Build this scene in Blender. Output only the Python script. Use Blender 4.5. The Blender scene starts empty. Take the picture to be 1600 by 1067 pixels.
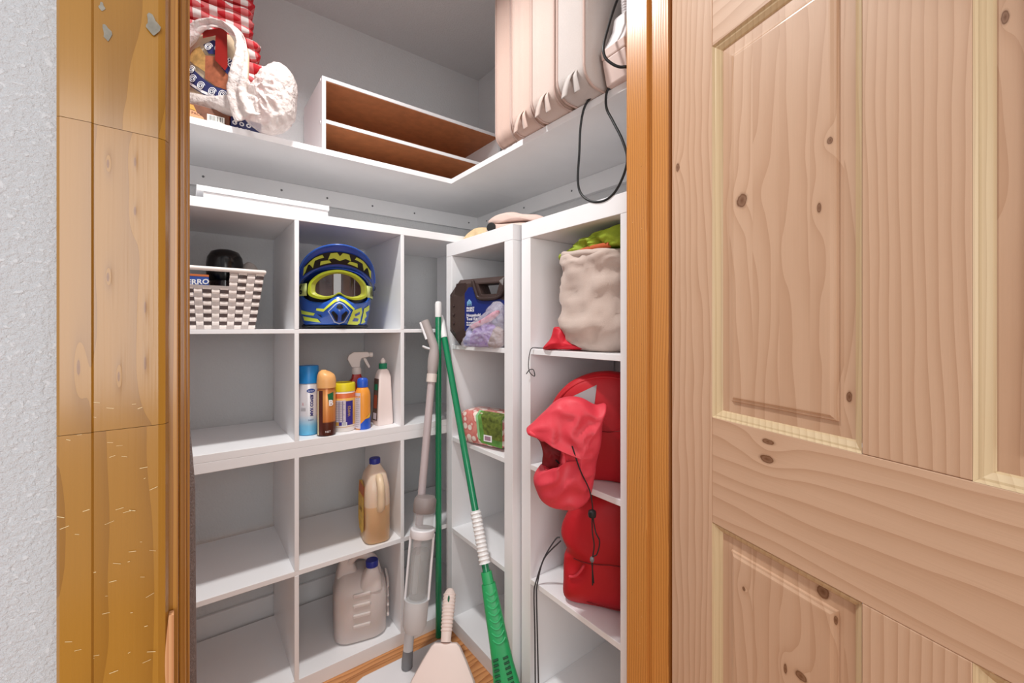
import bpy, bmesh, math, random
from mathutils import Vector, Matrix, noise as mnoise
random.seed(7)
PI = math.pi
S = bpy.context.scene
COL = S.collection

# ---------------------------------------------------------------- camera
cd = bpy.data.cameras.new('camera'); cam = bpy.data.objects.new('camera', cd); COL.objects.link(cam)
cd.sensor_width = 36; cd.lens = 668 / 1600 * 36; cd.shift_y = -21.5 / 1600; cd.clip_start = 0.02
YAW = -math.atan2(510, 668)
cam.location = (0, 0, 1.155); cam.rotation_euler = (PI / 2, 0, YAW)
S.camera = cam
# ---------------------------------------------------------------- world and exposure
w = bpy.data.worlds.new('world'); S.world = w; w.use_nodes = True
w.node_tree.nodes['Background'].inputs[0].default_value = (1.0, 0.985, 0.97, 1)
w.node_tree.nodes['Background'].inputs[1].default_value = 0.52
S.view_settings.view_transform = 'Standard'; S.view_settings.look = 'None'
S.view_settings.gamma = 1; S.view_settings.use_curve_mapping = False
S.view_settings.exposure = 0.25
# lamp bulb in the closet's ceiling fixture
ld = bpy.data.lights.new('closet_bulb', 'AREA'); ld.shape = 'DISK'; ld.size = .13; ld.energy = 12.5; ld.spread = math.radians(142); ld.color = (1, .985, .96)
lo = bpy.data.objects.new('closet_bulb', ld); COL.objects.link(lo); lo.location = (0.22, 1.03, 2.435)
# added fill light behind the camera, no real source; brightens the cube backs
wd = bpy.data.lights.new('room_fill_light', 'AREA'); wd.shape = 'RECTANGLE'; wd.size = 1.8; wd.size_y = 1.3; wd.energy = 25; wd.color = (1, .99, .98)
wo = bpy.data.objects.new('room_fill_light', wd); COL.objects.link(wo); wo.location = (-.55, -1.5, 1.45)
wo.rotation_euler = (Vector((.40, 1.5, .95)) - Vector((-.55, -1.5, 1.45))).to_track_quat('-Z', 'Y').to_euler()
S.cycles.diffuse_bounces = 8; S.cycles.max_bounces = 12

# ---------------------------------------------------------------- helpers
def lin(c):
    if isinstance(c, str):
        c = tuple(int(c[i:i + 2], 16) / 255 for i in (0, 2, 4))
    return tuple((v / 12.92 if v <= .04045 else ((v + .055) / 1.055) ** 2.4) for v in c) + (1,)

class NT:
    def __init__(s, name):
        s.m = bpy.data.materials.new(name); s.m.use_nodes = True
        s.t = s.m.node_tree; s.b = s.t.nodes['Principled BSDF']
    def n(s, typ, **kw):
        x = s.t.nodes.new(typ)
        for k, v in kw.items(): setattr(x, k, v)
        return x
    def l(s, a, b): s.t.links.new(a, b)
    def val(s, sock, v):
        if hasattr(v, 'links') or hasattr(v, 'is_linked'): s.l(v, sock)
        else: sock.default_value = v
    def math(s, op, a, b=0.0, c=None):
        x = s.n('ShaderNodeMath', operation=op); s.val(x.inputs[0], a); s.val(x.inputs[1], b)
        if c is not None: s.val(x.inputs[2], c)
        return x.outputs[0]
    def mix(s, f, a, b):
        x = s.n('ShaderNodeMix', data_type='RGBA'); s.val(x.inputs[0], f); s.val(x.inputs[6], a); s.val(x.inputs[7], b)
        return x.outputs[2]
    def ramp(s, f, stops, interp='LINEAR'):
        x = s.n('ShaderNodeValToRGB'); r = x.color_ramp; r.interpolation = interp
        while len(r.elements) < len(stops): r.elements.new(.5)
        for e, (p, c) in zip(r.elements, stops): e.position = p; e.color = c
        s.val(x.inputs[0], f); return x.outputs[0]
    def noise(s, vec, scale, detail=2, rough=.5):
        x = s.n('ShaderNodeTexNoise'); x.inputs['Scale'].default_value = scale; x.inputs['Detail'].default_value = detail
        x.inputs['Roughness'].default_value = rough; s.l(vec, x.inputs['Vector']); return x.outputs[0]
    def obj(s): return s.n('ShaderNodeTexCoord').outputs['Object']
    def xyz(s, v):
        x = s.n('ShaderNodeSeparateXYZ'); s.l(v, x.inputs[0]); return x.outputs
    def comb(s, a, b, c):
        x = s.n('ShaderNodeCombineXYZ')
        for i, v in enumerate((a, b, c)): s.val(x.inputs[i], v)
        return x.outputs[0]
    def bump(s, h, dist, strength=1):
        x = s.n('ShaderNodeBump'); x.inputs['Distance'].default_value = dist; x.inputs['Strength'].default_value = strength
        s.l(h, x.inputs['Height']); s.l(x.outputs[0], s.b.inputs['Normal'])

MATS = {}
def mat(name, col, rough=.5, var=.06, bump=0, bscale=60, metal=0, trans=0, ior=1.45, alpha=1, scale=8, sheen=0, coat=0, sss=0):
    if name in MATS: return MATS[name]
    k = NT(name); c = lin(col); o = k.obj()
    nz = k.noise(o, scale, 3)
    lo_ = tuple(v * (1 - var) for v in c[:3]) + (1,); hi = tuple(min(1, v * (1 + var)) for v in c[:3]) + (1,)
    k.l(k.ramp(nz, [(.3, lo_), (.7, hi)]), k.b.inputs['Base Color'])
    k.b.inputs['Roughness'].default_value = rough; k.b.inputs['Metallic'].default_value = metal
    k.b.inputs['Transmission Weight'].default_value = trans; k.b.inputs['IOR'].default_value = ior
    k.b.inputs['Alpha'].default_value = alpha; k.b.inputs['Sheen Weight'].default_value = sheen
    k.b.inputs['Coat Weight'].default_value = coat
    if sss:
        k.b.inputs['Subsurface Weight'].default_value = sss; k.b.inputs['Subsurface Scale'].default_value = .02
    if bump: k.bump(k.noise(o, bscale, 4), bump)
    MATS[name] = k.m; return k.m

def wood(name, light, dark, along='Z', ring=60, knots=(), amp=5.0, rough=.45, fib=.12, coat=0.0, contrast=.8, knotcol='6b3f22', stave=0, wood_tint=.0):
    k = NT(name); o = k.obj(); X, Y, Z = k.xyz(o)
    rnd = k.n('ShaderNodeObjectInfo').outputs['Random']
    off = k.math('MULTIPLY', rnd, 37.0)
    if along == 'Z': a, g = Z, k.math('ADD', X, k.math('MULTIPLY', Y, .8))
    else: a, g = X, k.math('ADD', Z, k.math('MULTIPLY', Y, .8))
    gg = g
    if stave:
        st = k.math('FLOOR', k.math('DIVIDE', g, stave))
        wn = k.n('ShaderNodeTexWhiteNoise', noise_dimensions='1D'); k.l(k.math('ADD', st, off), wn.inputs['W'])
        off = k.math('ADD', off, k.math('MULTIPLY', wn.outputs[0], 29.0)); stv = wn.outputs[0]
    p1 = k.comb(k.math('ADD', k.math('MULTIPLY', g, 7.0), off), k.math('MULTIPLY', a, 1.3), off)
    n1 = k.noise(p1, 1.0, 3, .55)
    t = k.math('ADD', k.math('MULTIPLY', g, ring), k.math('MULTIPLY', n1, amp))
    kd = None
    for (kx, kz, rx, rz) in knots:
        ca, cg = (kz, kx) if along == 'Z' else (kx, kz)
        ra, rg = (rz, rx) if along == 'Z' else (rx, rz)
        da = k.math('DIVIDE', k.math('SUBTRACT', a, ca), ra); dg = k.math('DIVIDE', k.math('SUBTRACT', g, cg), rg)
        d = k.math('SQRT', k.math('ADD', k.math('MULTIPLY', da, da), k.math('MULTIPLY', dg, dg)))
        t = k.math('ADD', t, k.math('DIVIDE', 1.0, k.math('ADD', 1.0, k.math('MULTIPLY', k.math('MULTIPLY', d, d), .22))))
        kd = d if kd is None else k.math('MINIMUM', kd, d)
    fr = k.math('FRACT', t)
    tri = k.math('POWER', fr, 2.2)
    fibv = k.noise(k.comb(k.math('MULTIPLY', g, 420.0), k.math('MULTIPLY', a, 9.0), off), 1.0, 2)
    c1, c2 = lin(light), lin(dark)
    colr = k.mix(k.math('MULTIPLY', tri, contrast), c1, c2)
    big = k.noise(k.comb(k.math('MULTIPLY', g, 3.0), k.math('MULTIPLY', a, .7), off), 1.0, 2)
    colr = k.mix(k.math('MULTIPLY', k.math('SUBTRACT', big, .35), .55), colr, c2)
    colr = k.mix(k.math('MULTIPLY', fibv, fib), colr, tuple(v * .55 for v in c2[:3]) + (1,))
    if stave: colr = k.mix(k.math('MULTIPLY', stv, .22), colr, c2)
    if kd is not None:
        wob = k.math('ADD', kd, k.math('MULTIPLY', k.math('SUBTRACT', k.noise(o, 90, 2), .5), .5))
        f = k.ramp(wob, [(.0, (1, 1, 1, 1)), (.45, (.75, .75, .75, 1)), (.62, (1, 1, 1, 1)), (.75, (.25, .25, .25, 1)), (1.0, (0, 0, 0, 1))])
        colr = k.mix(f, colr, lin(knotcol))
    k.l(colr, k.b.inputs['Base Color']); k.b.inputs['Roughness'].default_value = rough
    k.b.inputs['Coat Weight'].default_value = coat; k.b.inputs['Coat Roughness'].default_value = .15
    k.bump(k.math('ADD', tri, k.math('MULTIPLY', fibv, .6)), .0004, .6)
    return k.m

def finish(name, bm, m, parent=None, smooth=False, bevel=0, loc=None, subs=0, autos=None, bseg=2):
    me = bpy.data.meshes.new(name)
    bmesh.ops.recalc_face_normals(bm, faces=bm.faces[:])
    bm.to_mesh(me); bm.free()
    if m is not None: me.materials.append(m)
    if smooth:
        for p in me.polygons: p.use_smooth = True
        if autos:
            try: me.set_sharp_from_angle(angle=math.radians(autos))
            except Exception: pass
    o = bpy.data.objects.new(name, me); COL.objects.link(o)
    if parent is not None: o.parent = parent
    if loc: o.location = loc
    if bevel:
        b = o.modifiers.new('bevel', 'BEVEL'); b.width = bevel; b.segments = bseg; b.limit_method = 'ANGLE'
    if subs:
        b = o.modifiers.new('sub', 'SUBSURF'); b.levels = subs; b.render_levels = subs
    return o

def bxm(bm, x0, x1, y0, y1, z0, z1):
    v = [bm.verts.new(p) for p in ((x0, y0, z0), (x1, y0, z0), (x1, y1, z0), (x0, y1, z0), (x0, y0, z1), (x1, y0, z1), (x1, y1, z1), (x0, y1, z1))]
    for f in ((3, 2, 1, 0), (4, 5, 6, 7), (0, 1, 5, 4), (1, 2, 6, 5), (2, 3, 7, 6), (3, 0, 4, 7)): bm.faces.new([v[i] for i in f])
def box(name, x0, x1, y0, y1, z0, z1, m, parent=None, bevel=.0015):
    bm = bmesh.new(); bxm(bm, x0, x1, y0, y1, z0, z1); return finish(name, bm, m, parent, bevel=bevel)

def loops(name, rings, m, parent=None, caps=True, smooth=True, autos=40, closed=True, bevel=0, subs=0):
    bm = bmesh.new(); R = [[bm.verts.new(p) for p in r] for r in rings]; n = len(R[0])
    for a, b in zip(R, R[1:]):
        for i in range(n if closed else n - 1):
            j = (i + 1) % n; bm.faces.new((a[i], a[j], b[j], b[i]))
    if caps and closed:
        bm.faces.new(R[0][::-1]); bm.faces.new(R[-1])
    return finish(name, bm, m, parent, smooth, bevel, autos=autos, subs=subs)

def lathe(name, prof, m, parent=None, seg=32, cx=0, cy=0, sx=1, sy=1, autos=40, caps=True, tilt=None):
    rings = [[(cx + r * sx * math.cos(2 * PI * i / seg), cy + r * sy * math.sin(2 * PI * i / seg), z) for i in range(seg)] for r, z in prof]
    if tilt: rings = [[tilt @ Vector(p) for p in r] for r in rings]
    return loops(name, rings, m, parent, caps, autos=autos)

def catmull(pts, n, closed=False):
    P = [Vector(p) for p in pts]; out = []; k = len(P); segs = k if closed else k - 1
    for i in range(segs):
        a = P[(i - 1) % k] if closed or i > 0 else P[0]; b = P[i]; c = P[(i + 1) % k]
        d = P[(i + 2) % k] if closed or i + 2 < k else P[-1]
        for j in range(n):
            t = j / n; out.append(.5 * ((2 * b) + (c - a) * t + (2 * a - 5 * b + 4 * c - d) * t * t + (3 * b - a - 3 * c + d) * t ** 3))
    if not closed: out.append(P[-1])
    return out

def tube(name, pts, r, m, parent=None, seg=10, closed=False, flat=1.0, autos=60):
    P = [Vector(p) for p in pts]; n = len(P); rr = r if isinstance(r, (list, tuple)) else [r] * n
    rings = []; up = None
    for i in range(n):
        t = (P[(i + 1) % n] - P[i - 1]) if closed else (P[min(i + 1, n - 1)] - P[max(i - 1, 0)])
        t.normalize()
        if up is None: up = Vector((0, 0, 1)) if abs(t.z) < .9 else Vector((0, 1, 0))
        s_ = t.cross(up).normalized(); up = s_.cross(t).normalized()
        rings.append([P[i] + rr[i] * (math.cos(2 * PI * j / seg) * s_ + flat * math.sin(2 * PI * j / seg) * up) for j in range(seg)])
    if closed: rings.append(rings[0]); return loops(name, rings, m, parent, False, autos=autos)
    return loops(name, rings, m, parent, True, autos=autos)

def prism(name, poly, y0, y1, m, parent=None, bevel=.002, holes=None):
    """polygon in local x,z extruded along y"""
    bm = bmesh.new(); f = [bm.verts.new((x, y0, z)) for x, z in poly]; b = [bm.verts.new((x, y1, z)) for x, z in poly]
    bm.faces.new(f); bm.faces.new(b[::-1]); n = len(poly)
    for i in range(n): bm.faces.new((f[i], b[i], b[(i + 1) % n], f[(i + 1) % n]))
    return finish(name, bm, m, parent, bevel=bevel)

def pillow(name, outline, T, Tb, m, parent=None, rings=12, sub=6, nz=0, nf=12, dents=(), pw=.8, seed=0, center=None, smooth=True, y0=0.0, crease=0):
    o = catmull([(x, 0, z) for x, z in outline], sub, True); n = len(o)
    c = Vector((sum(p.x for p in o) / n, 0, sum(p.z for p in o) / n)) if center is None else Vector((center[0], 0, center[1]))
    bm = bmesh.new()
    def pt(p, s_, side):
        q = c + (p - c) * s_; h = max(0, 1 - s_ * s_) ** (pw * .5)
        y = -T * h if side < 0 else Tb * h
        if side < 0:
            for (dx, dz, rx, rz, dep) in dents:
                y += dep * math.exp(-(((q.x - dx) / rx) ** 2 + ((q.z - dz) / rz) ** 2) ** 1.5) * min(1, h * 1.6)
        v = Vector((q.x, y, q.z))
        if nz:
            nn = mnoise.noise(v * nf + Vector((seed, seed * 2.3, 0)))
            if crease: nn = 1 - 2 * abs(nn) * 1.6
            w_ = .35 + .65 * h
            v += Vector((nz * .5 * mnoise.noise(v * nf * 1.3 + Vector((9 + seed, 0, 0))), (side) * nn * nz, nz * .5 * mnoise.noise(v * nf + Vector((0, 5 + seed, 0))))) * w_
        return v
    edge = [bm.verts.new(pt(p, 1.0, -1)) for p in o]
    for side in (-1, 1):
        prev = edge
        for k in range(rings - 1, 0, -1):
            s_ = math.sin(k / rings * PI / 2)
            cur = [bm.verts.new(pt(p, s_, side)) for p in o]
            for i in range(n): bm.faces.new((prev[i], prev[(i + 1) % n], cur[(i + 1) % n], cur[i]))
            prev = cur
        cv = bm.verts.new(pt(o[0], 0.0, side))
        for i in range(n): bm.faces.new((prev[i], prev[(i + 1) % n], cv))
    ob = finish(name, bm, m, parent, smooth)
    if y0: ob.location.y = y0
    return ob

def decal(name, polys, fn, m, parent=None, cuts=3):
    """flat print: polygons in 2D laid on a surface by fn(u,v) -> point"""
    bm = bmesh.new()
    for poly in polys:
        bm.faces.new([bm.verts.new((p[0], p[1], 0)) for p in poly])
    bmesh.ops.triangulate(bm, faces=bm.faces[:])
    if cuts: bmesh.ops.subdivide_edges(bm, edges=bm.edges[:], cuts=cuts, use_grid_fill=True)
    for v in bm.verts: v.co = Vector(fn(v.co.x, v.co.y))
    return finish(name, bm, m, parent, True)

def text(name, body, size, fn, m, parent=None, align='CENTER', sx=1.0, bold=.0, cuts=0):
    cu = bpy.data.curves.new('t', 'FONT'); cu.body = body; cu.size = size; cu.align_x = align; cu.offset = bold; cu.resolution_u = 2
    to = bpy.data.objects.new('t', cu); COL.objects.link(to); bpy.context.view_layer.update()
    me = bpy.data.meshes.new_from_object(to.evaluated_get(bpy.context.evaluated_depsgraph_get()))
    bpy.data.objects.remove(to); bpy.data.curves.remove(cu)
    bm = bmesh.new(); bm.from_mesh(me); bpy.data.meshes.remove(me)
    if cuts: bmesh.ops.subdivide_edges(bm, edges=bm.edges[:], cuts=cuts)
    for v in bm.verts: v.co = Vector(fn(v.co.x * sx, v.co.y))
    return finish(name, bm, m, parent)

def rect(x0, x1, z0, z1): return [(x0, z0), (x1, z0), (x1, z1), (x0, z1)]
def thing(name, label, cat, loc=(0, 0, 0), rz=0, group=None):
    o = bpy.data.objects.new(name, None); COL.objects.link(o); o.empty_display_size = .05
    o.location = loc; o.rotation_euler = (0, 0, rz); o['label'] = label; o['category'] = cat
    if group: o['group'] = group
    return o
def tag(o, label, cat, group=None):
    o['label'] = label; o['category'] = cat
    if group: o['group'] = group
    return o
def struct(o, label=None, cat=None):
    o['kind'] = 'structure'
    if label: o['label'] = label
    if cat: o['category'] = cat
    return o
def sempty(name, label, cat, loc=(0, 0, 0), rz=0):
    o = thing(name, label, cat, loc, rz); o['kind'] = 'structure'; return o

# ---------------------------------------------------------------- materials of the setting
def plaster(name, col, scale, dist):
    k = NT(name); o = k.obj(); k.b.inputs['Base Color'].default_value = lin(col); k.b.inputs['Roughness'].default_value = .75
    v = k.noise(o, scale, 5, .62); k.bump(k.ramp(v, [(.35, (0, 0, 0, 1)), (.62, (1, 1, 1, 1))]), dist, 1); return k.m
M_WALL = plaster('closet_wall_paint', 'd2d3d4', 140, .0007)
M_OUT = plaster('orange_peel_wall_paint', 'cfd3d9', 230, .0010)
M_CEIL = plaster('ceiling_paint', 'd0d0d1', 120, .001)
M_WHITE = mat('white_laminate', 'eeeef0', .32, .01)
M_WHITE2 = mat('white_painted_board', 'e6e6e7', .45, .02)
M_TRIMW = mat('white_baseboard_paint', 'dfdfe0', .5, .03)
M_DARK = mat('dark_hole', '1c1a1a', .8)

# ---------------------------------------------------------------- room shell
fl = sempty('floor', 'orange brown oak plank floor of the closet', 'floor')
box('subfloor', -2.2, 2.6, -1.6, 2.05, -.06, -.012, mat('subfloor_dark', '4a3020', .9), fl, 0)
pl = 0
PW = .095
yy = -1.6; meshes = []
for r in range(38):
    y0 = -1.6 + r * PW; off = random.uniform(0, .9); x = -2.2
    xs = [-2.2]
    while xs[-1] < 2.6: xs.append(min(2.6, xs[-1] + (off if len(xs) == 1 else random.uniform(.7, 1.15)) + .05))
    for a, b in zip(xs, xs[1:]):
        if b - a < .05: continue
        mm = MATS.setdefault('floor_oak', None) or wood('floor_oak', 'd99a62', '9a5a2c', 'X', 55, amp=7, rough=.35, contrast=.85)
        MATS['floor_oak'] = mm
        bm = bmesh.new(); bxm(bm, a + .0006, b - .0006, y0 + .0006, y0 + PW - .0006, -.012, 0)
        finish('plank', bm, mm, fl)
H = 2.46
WF0, WF1 = .51, .61           # front wall faces
struct(box('wall_back', -.62, 1.35, 1.905, 2.02, -.012, H, M_WALL, None, 0), 'pale grey closet back wall behind the cube shelving', 'wall')
struct(box('wall_right', 1.232, 1.35, WF1, 1.905, -.012, H, M_WALL, None, 0), 'pale grey closet wall behind the narrow shelf units', 'wall')
struct(box('wall_left', -.62, -.50, WF1, 1.905, -.012, H, M_WALL, None, 0), 'pale grey closet side wall hidden behind the door frame', 'wall')
wf = sempty('wall_front', 'white textured wall beside the wooden door frame', 'wall')
box('wall_section', -2.2, -.022, WF0, WF1, -.012, 2.6, M_OUT, wf, 0)
box('wall_section', .822, 2.6, WF0, WF1, -.012, 2.6, M_OUT, wf, 0)
box('wall_section', -.022, .822, WF0, WF1, 2.062, 2.6, M_OUT, wf, 0)
struct(box('ceiling', -.62, 1.35, WF1, 2.02, H, H + .08, M_CEIL, None, 0), 'smooth pale grey closet ceiling', 'ceiling')
struct(box('baseboard_back', -.5, 1.232, 1.889, 1.905, 0, .115, M_TRIMW, None, .003), 'white baseboard along the closet back wall', 'baseboard')
struct(box('baseboard_right', 1.224, 1.232, WF1, 1.889, 0, .10, M_TRIMW, None, .003), 'white baseboard behind the narrow shelf units', 'baseboard')

# ---------------------------------------------------------------- door casing and jambs
KC = 'a5701f'
w_case = [wood('honey_pine_casing_a', 'ab7a2a', '7a4e12', 'Z', 30, [(-.06, .90, .0015, .008)], amp=4, rough=.22, coat=.5, contrast=.45, knotcol='7a4a12', fib=.08),
          wood('honey_pine_casing_b', 'ae7c26', '7c5010', 'Z', 34, [(0.362, 1.3, 0.00118, 0.00578), (0.362, 1.257, 0.00109, 0.00495), (0.344, 1.294, 0.00118, 0.00495), (0.344, 1.198, 0.00118, 0.00495), (0.369, 1.173, 0.00109, 0.0066), (0.325, 1.123, 0.00127, 0.00825), (0.369, 1.124, 0.00127, 0.00825), (0.351, 1.113, 0.00109, 0.00578)], amp=5, rough=.22, coat=.5, contrast=.5, knotcol='7a4a12', fib=.08),
          wood('honey_pine_casing_c', 'ab7c30', '7c5214', 'Z', 30, (), amp=6, rough=.22, coat=.5, contrast=.5, fib=.08)]
w_jamb = wood('orange_fir_jamb', 'd39048', '9c5a1d', 'Z', 210, amp=6, rough=.3, coat=.3, contrast=.7)
w_jambL = wood('orange_fir_jamb_aged', 'c08a3c', '8a4f16', 'Z', 260, amp=4, rough=.28, coat=.4, contrast=.7)
def casing_profile(xo, xi, y):   # outer edge -> inner edge, toward the room is -y
    d = 1 if xi > xo else -1
    W = abs(xi - xo)
    return [(xo, y), (xo, y - .0145), (xo + d * .002, y - .0165), (xo + d * W * .29, y - .0168), (xo + d * W * .31, y - .0150),
            (xo + d * W * .34, y - .0150), (xo + d * W * .90, y - .0128), (xo + d * W * .97, y - .0105), (xo + d * W, y - .006), (xo + d * W, y)]
def casing(parent, xo, xi, z0, z1, m):
    pr = casing_profile(xo, xi, WF0)
    return loops('casing_board', [[(x, y, z) for x, y in pr] for z in (z0, z1)], m, parent, True, False)
t1 = sempty('trim_1', 'honey coloured finger-jointed pine casing, scratched and knotty, left of the doorway', 'door casing')
for (a, b, m) in ((0, 1.068, w_case[0]), (1.068, 1.325, w_case[1]), (1.325, 2.14, w_case[2])):
    casing(t1, -.0825, -.0125, a + .0002, b - .0002, m)
mgray = mat('filler_patch', '8d8a80', .6, .25, scale=90)
for (px, pz, rx, rz, sd) in ((-.0530, 1.404, .0026, .007, 1), (-.0235, 1.424, .0045, .008, 2), (-.0560, 1.425, .0018, .003, 3)):
    decal('filler_patch', [[(px + rx * (1 + .35 * math.sin(3 * a + sd)) * math.cos(a), pz + rz * (1 + .3 * math.cos(2 * a + sd)) * math.sin(a)) for a in [i * PI / 8 for i in range(16)]]],
          lambda u, v: (u, WF0 - (.0152 if u < -.03 else .0150), v), mgray, t1, 0)
mscr = mat('pale_scratch', 'e6d3a4', .5)
for i in range(60):
    sxx = random.uniform(-.08, -.02); sz = random.choice((random.uniform(.62, 1.1), random.uniform(.85, 1.05))); L = random.uniform(.0006, .0032); an = random.uniform(-.5, .4); ww = random.uniform(.0001, .00028)
    ca, sa = math.cos(an), math.sin(an)
    y_ = WF0 - (.0171 if sxx < -.063 else .0152)
    decal('scratch', [[(sxx + ca * L * p - sa * ww * q, sz + sa * L * p + ca * ww * q) for p, q in ((-1, -1), (1, -1), (1, 1), (-1, 1))]], lambda u, v, y_=y_: (u, y_, v), mscr, t1, 0)
for (hx, hz) in ((-.0215, .735), (-.066, .69)):
    decal('nail_hole', [[(hx + .0013 * math.cos(a), hz + .0013 * math.sin(a)) for a in [i * PI / 4 for i in range(8)]]], lambda u, v: (u, WF0 - (.0172 if u < -.063 else .0147), v), M_DARK, t1, 0)
t2 = sempty('trim_2', 'orange brown door jamb with thin stop, left side of the doorway', 'door jamb')
box('jamb_board', -.0215, -.0055, WF0 + .0005, WF1, 0, 2.05, w_jambL, t2, .001)
box('door_stop', -.0055, .0035, WF0 + .045, WF0 + .085, 0, 2.05, w_jambL, t2, .0015)
box('stop_bead', -.0055, .0005, WF0 + .030, WF0 + .0448, 0, 2.05, w_jambL, t2, .0015)
# torn wood sliver at the latch
mraw = wood('raw_torn_wood', 'dba878', 'b06a3a', 'Z', 300, amp=3, rough=.7)
prs = [(-.0128, .806), (-.0105, .822), (-.0090, .850), (-.0080, .880), (-.0072, .893), (-.0072, .806)]
pr2 = [(-.0150 + .0028 * (1 - math.sin(PI * i / 10)) , .805 + .088 * i / 10) for i in range(11)] + [(-.0085 , .805 + .088 * (10 - i) / 10) for i in range(11)]
prism('latch_sliver', pr2, WF0 - .012, WF0 - .003, mraw, t2, .0006)
t3 = sempty('trim_3', 'orange fir door jamb with straight grain, beside the open door', 'door jamb')
box('jamb_board', .80, .8215, WF0 + .0005, WF1, 0, 2.05, w_jamb, t3, .001)
box('door_stop', .7905, .80, WF0 + .046, WF1, 0, 2.05, w_jamb, t3, .0015)
for i in range(22):
    z_ = random.uniform(.45, 1.8); y_ = WF0 + random.uniform(.05, .096)
    decal('nail_hole', [[(y_ + .0006 * math.cos(a), z_ + .0006 * math.sin(a)) for a in [j * PI / 3 for j in range(6)]]], lambda u, v: (.7903, u, v), random.choice((M_DARK, mscr)), t3, 0)
t4 = sempty('trim_4', 'pine casing on the hinge side, hidden behind the open door', 'door casing')
casing(t4, .885, .818, 0, 2.14, w_case[2])
t5 = sempty('trim_5', 'head jamb across the top of the doorway', 'door jamb')
box('jamb_board', -.0215, .8215, WF0 + .0005, WF1, 2.0505, 2.061, w_jamb, t5, .001)

# ---------------------------------------------------------------- the open six panel door
DA = math.atan2(-.958, -.286)
dr = sempty('door_1', 'unfinished knotty pine six panel door standing open', 'door', (.793, .498, 0), DA)
DW, DT = .80, .035
PINE, PINED = 'd5b193', 'b08361'
def dwood(nm, along, knots=(), ring=45, amp=5, stave=0, contrast=.5):
    return wood(nm, PINE, PINED, along, ring, knots, amp, .5, .10, .1, contrast, '6e4426', stave)
ST, PN, MS = .104, .244, .105           # stile, panel opening, mid stile
x1, x2, x3, x4 = ST, ST + PN, ST + PN + MS, ST + 2 * PN + MS
DW = x4 + ST
rails = [(.012, .235), (.80, .992), (1.668, 1.775), (1.925, 2.035)]
mst = dwood('pine_stile', 'Z', [(.0167, 1.4774, .007, .012)], 60)
mst2 = dwood('pine_mid_stile', 'Z', (), 85, 3)
mr = dwood('pine_rail', 'X', [(.2134, .9471, .017, .0085), (.2156, .9750, .014, .006)], 34, 4)
mr2 = dwood('pine_rail_plain', 'X', (), 40, 4)
def dbox(nm, a, b, z0, z1, m): return box(nm, a, b, 0, DT, z0, z1, m, dr, .0012)
dbox('hinge_stile', 0, x1, .012, 2.035, mst); dbox('latch_stile', x4, DW, .012, 2.035, mst2)
for i, (a, b) in enumerate(rails): dbox('rail', x1 + .0004, x4 - .0004, a, b, mr if i == 1 else mr2)
rows = [(rails[i][1], rails[i + 1][0]) for i in range(3)]
for (a, b) in rows: dbox('mid_stile', x2, x3, a + .0004, b - .0004, mst2)
pk = {(0, 1): [(.167, 1.371, .014, .016), (.3097, 1.4147, .0055, .007), (.295, 1.3246, .0045, .010), (.3355, 1.0615, .005, .010)],
      (0, 0): [(.171, .714, .004, .005), (.301, .7795, .012, .013), (.318, .7527, .004, .008), (.269, .6412, .012, .009), (.2446, .634, .004, .010)],
      (1, 1): [(.482, 1.474, .004, .010)], (1, 0): [(.50, .735, .013, .012)]}
mstick = wood('pine_sticking', 'd7bf97', 'bb9c74', 'Z', 90, (), 2, .5, .10, .1, .5)
for ci, (a, b) in enumerate(((x1, x2), (x3, x4))):
    for ri, (z0, z1) in enumerate(rows):
        pm = dwood('pine_panel_%d%d' % (ci, ri), 'Z', pk.get((ci, ri), ()), 42, 5, .047, .45)
        # sticking: sloped moulding round the opening
        def ringp(i, y): return [(a + i, y, z0 + i), (b - i, y, z0 + i), (b - i, y, z1 - i), (a + i, y, z1 - i)]
        st = [(0.0, .0002), (.003, .0035), (.0055, .0042), (.0120, .0088), (.0145, .0125), (.0145, .019)]
        loops('sticking', [ringp(i, y) for i, y in st], mstick, dr, False, False)
        pp = [(.0100, .0185), (.0100, .0118), (.034, .0110), (.0355, .0075), (.0385, .0068), (.042, .0045), (.044, .0043)]
        loops('raised_panel', [ringp(i, y) for i, y in pp], pm, dr, True, False)

# ---------------------------------------------------------------- cube shelving on the back wall
def cube_unit(name, label, zb, zt, tb, tm, tt):
    t = thing(name, label, 'shelving', (.278, 1.48, zb))
    X0, X1, D = -.72, .72, .39
    h = zt - zb
    box('bottom_board', X0, X1, 0, D, 0, tb, M_WHITE, t, .001)
    box('top_board', X0, X1, 0, D, h - tt, h, M_WHITE, t, .001)
    for s_ in (-1, 1): box('side_board', min(s_ * .72, s_ * .692), max(s_ * .72, s_ * .692), 0, D, tb, h - tt, M_WHITE, t, .001)
    box('shelf', -.692, .692, .0005, D, tm[0] - zb, tm[1] - zb, M_WHITE, t, .001)
    for dx in (-.35, 0, .35):
        box('divider', dx - .0065, dx + .0065, 0, D, tb, tm[0] - zb, M_WHITE, t, .0008)
        box('divider', dx - .0065, dx + .0065, 0, D, tm[1] - zb, h - tt, M_WHITE, t, .0008)
    return t
S1, S2, S3, S4 = 1.150, .798, .390, .045
cube_unit('cube_shelf_unit', 'lower white cube shelving unit standing on the floor, holding two plastic jugs', 0, .775, S4, (.374, S3), .030)
cube_unit('cube_shelf_unit', 'upper white cube shelving unit stacked on another, holding helmet and basket', .7752, 1.521, S2 - .7752, (1.137, S1), .028)

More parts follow.
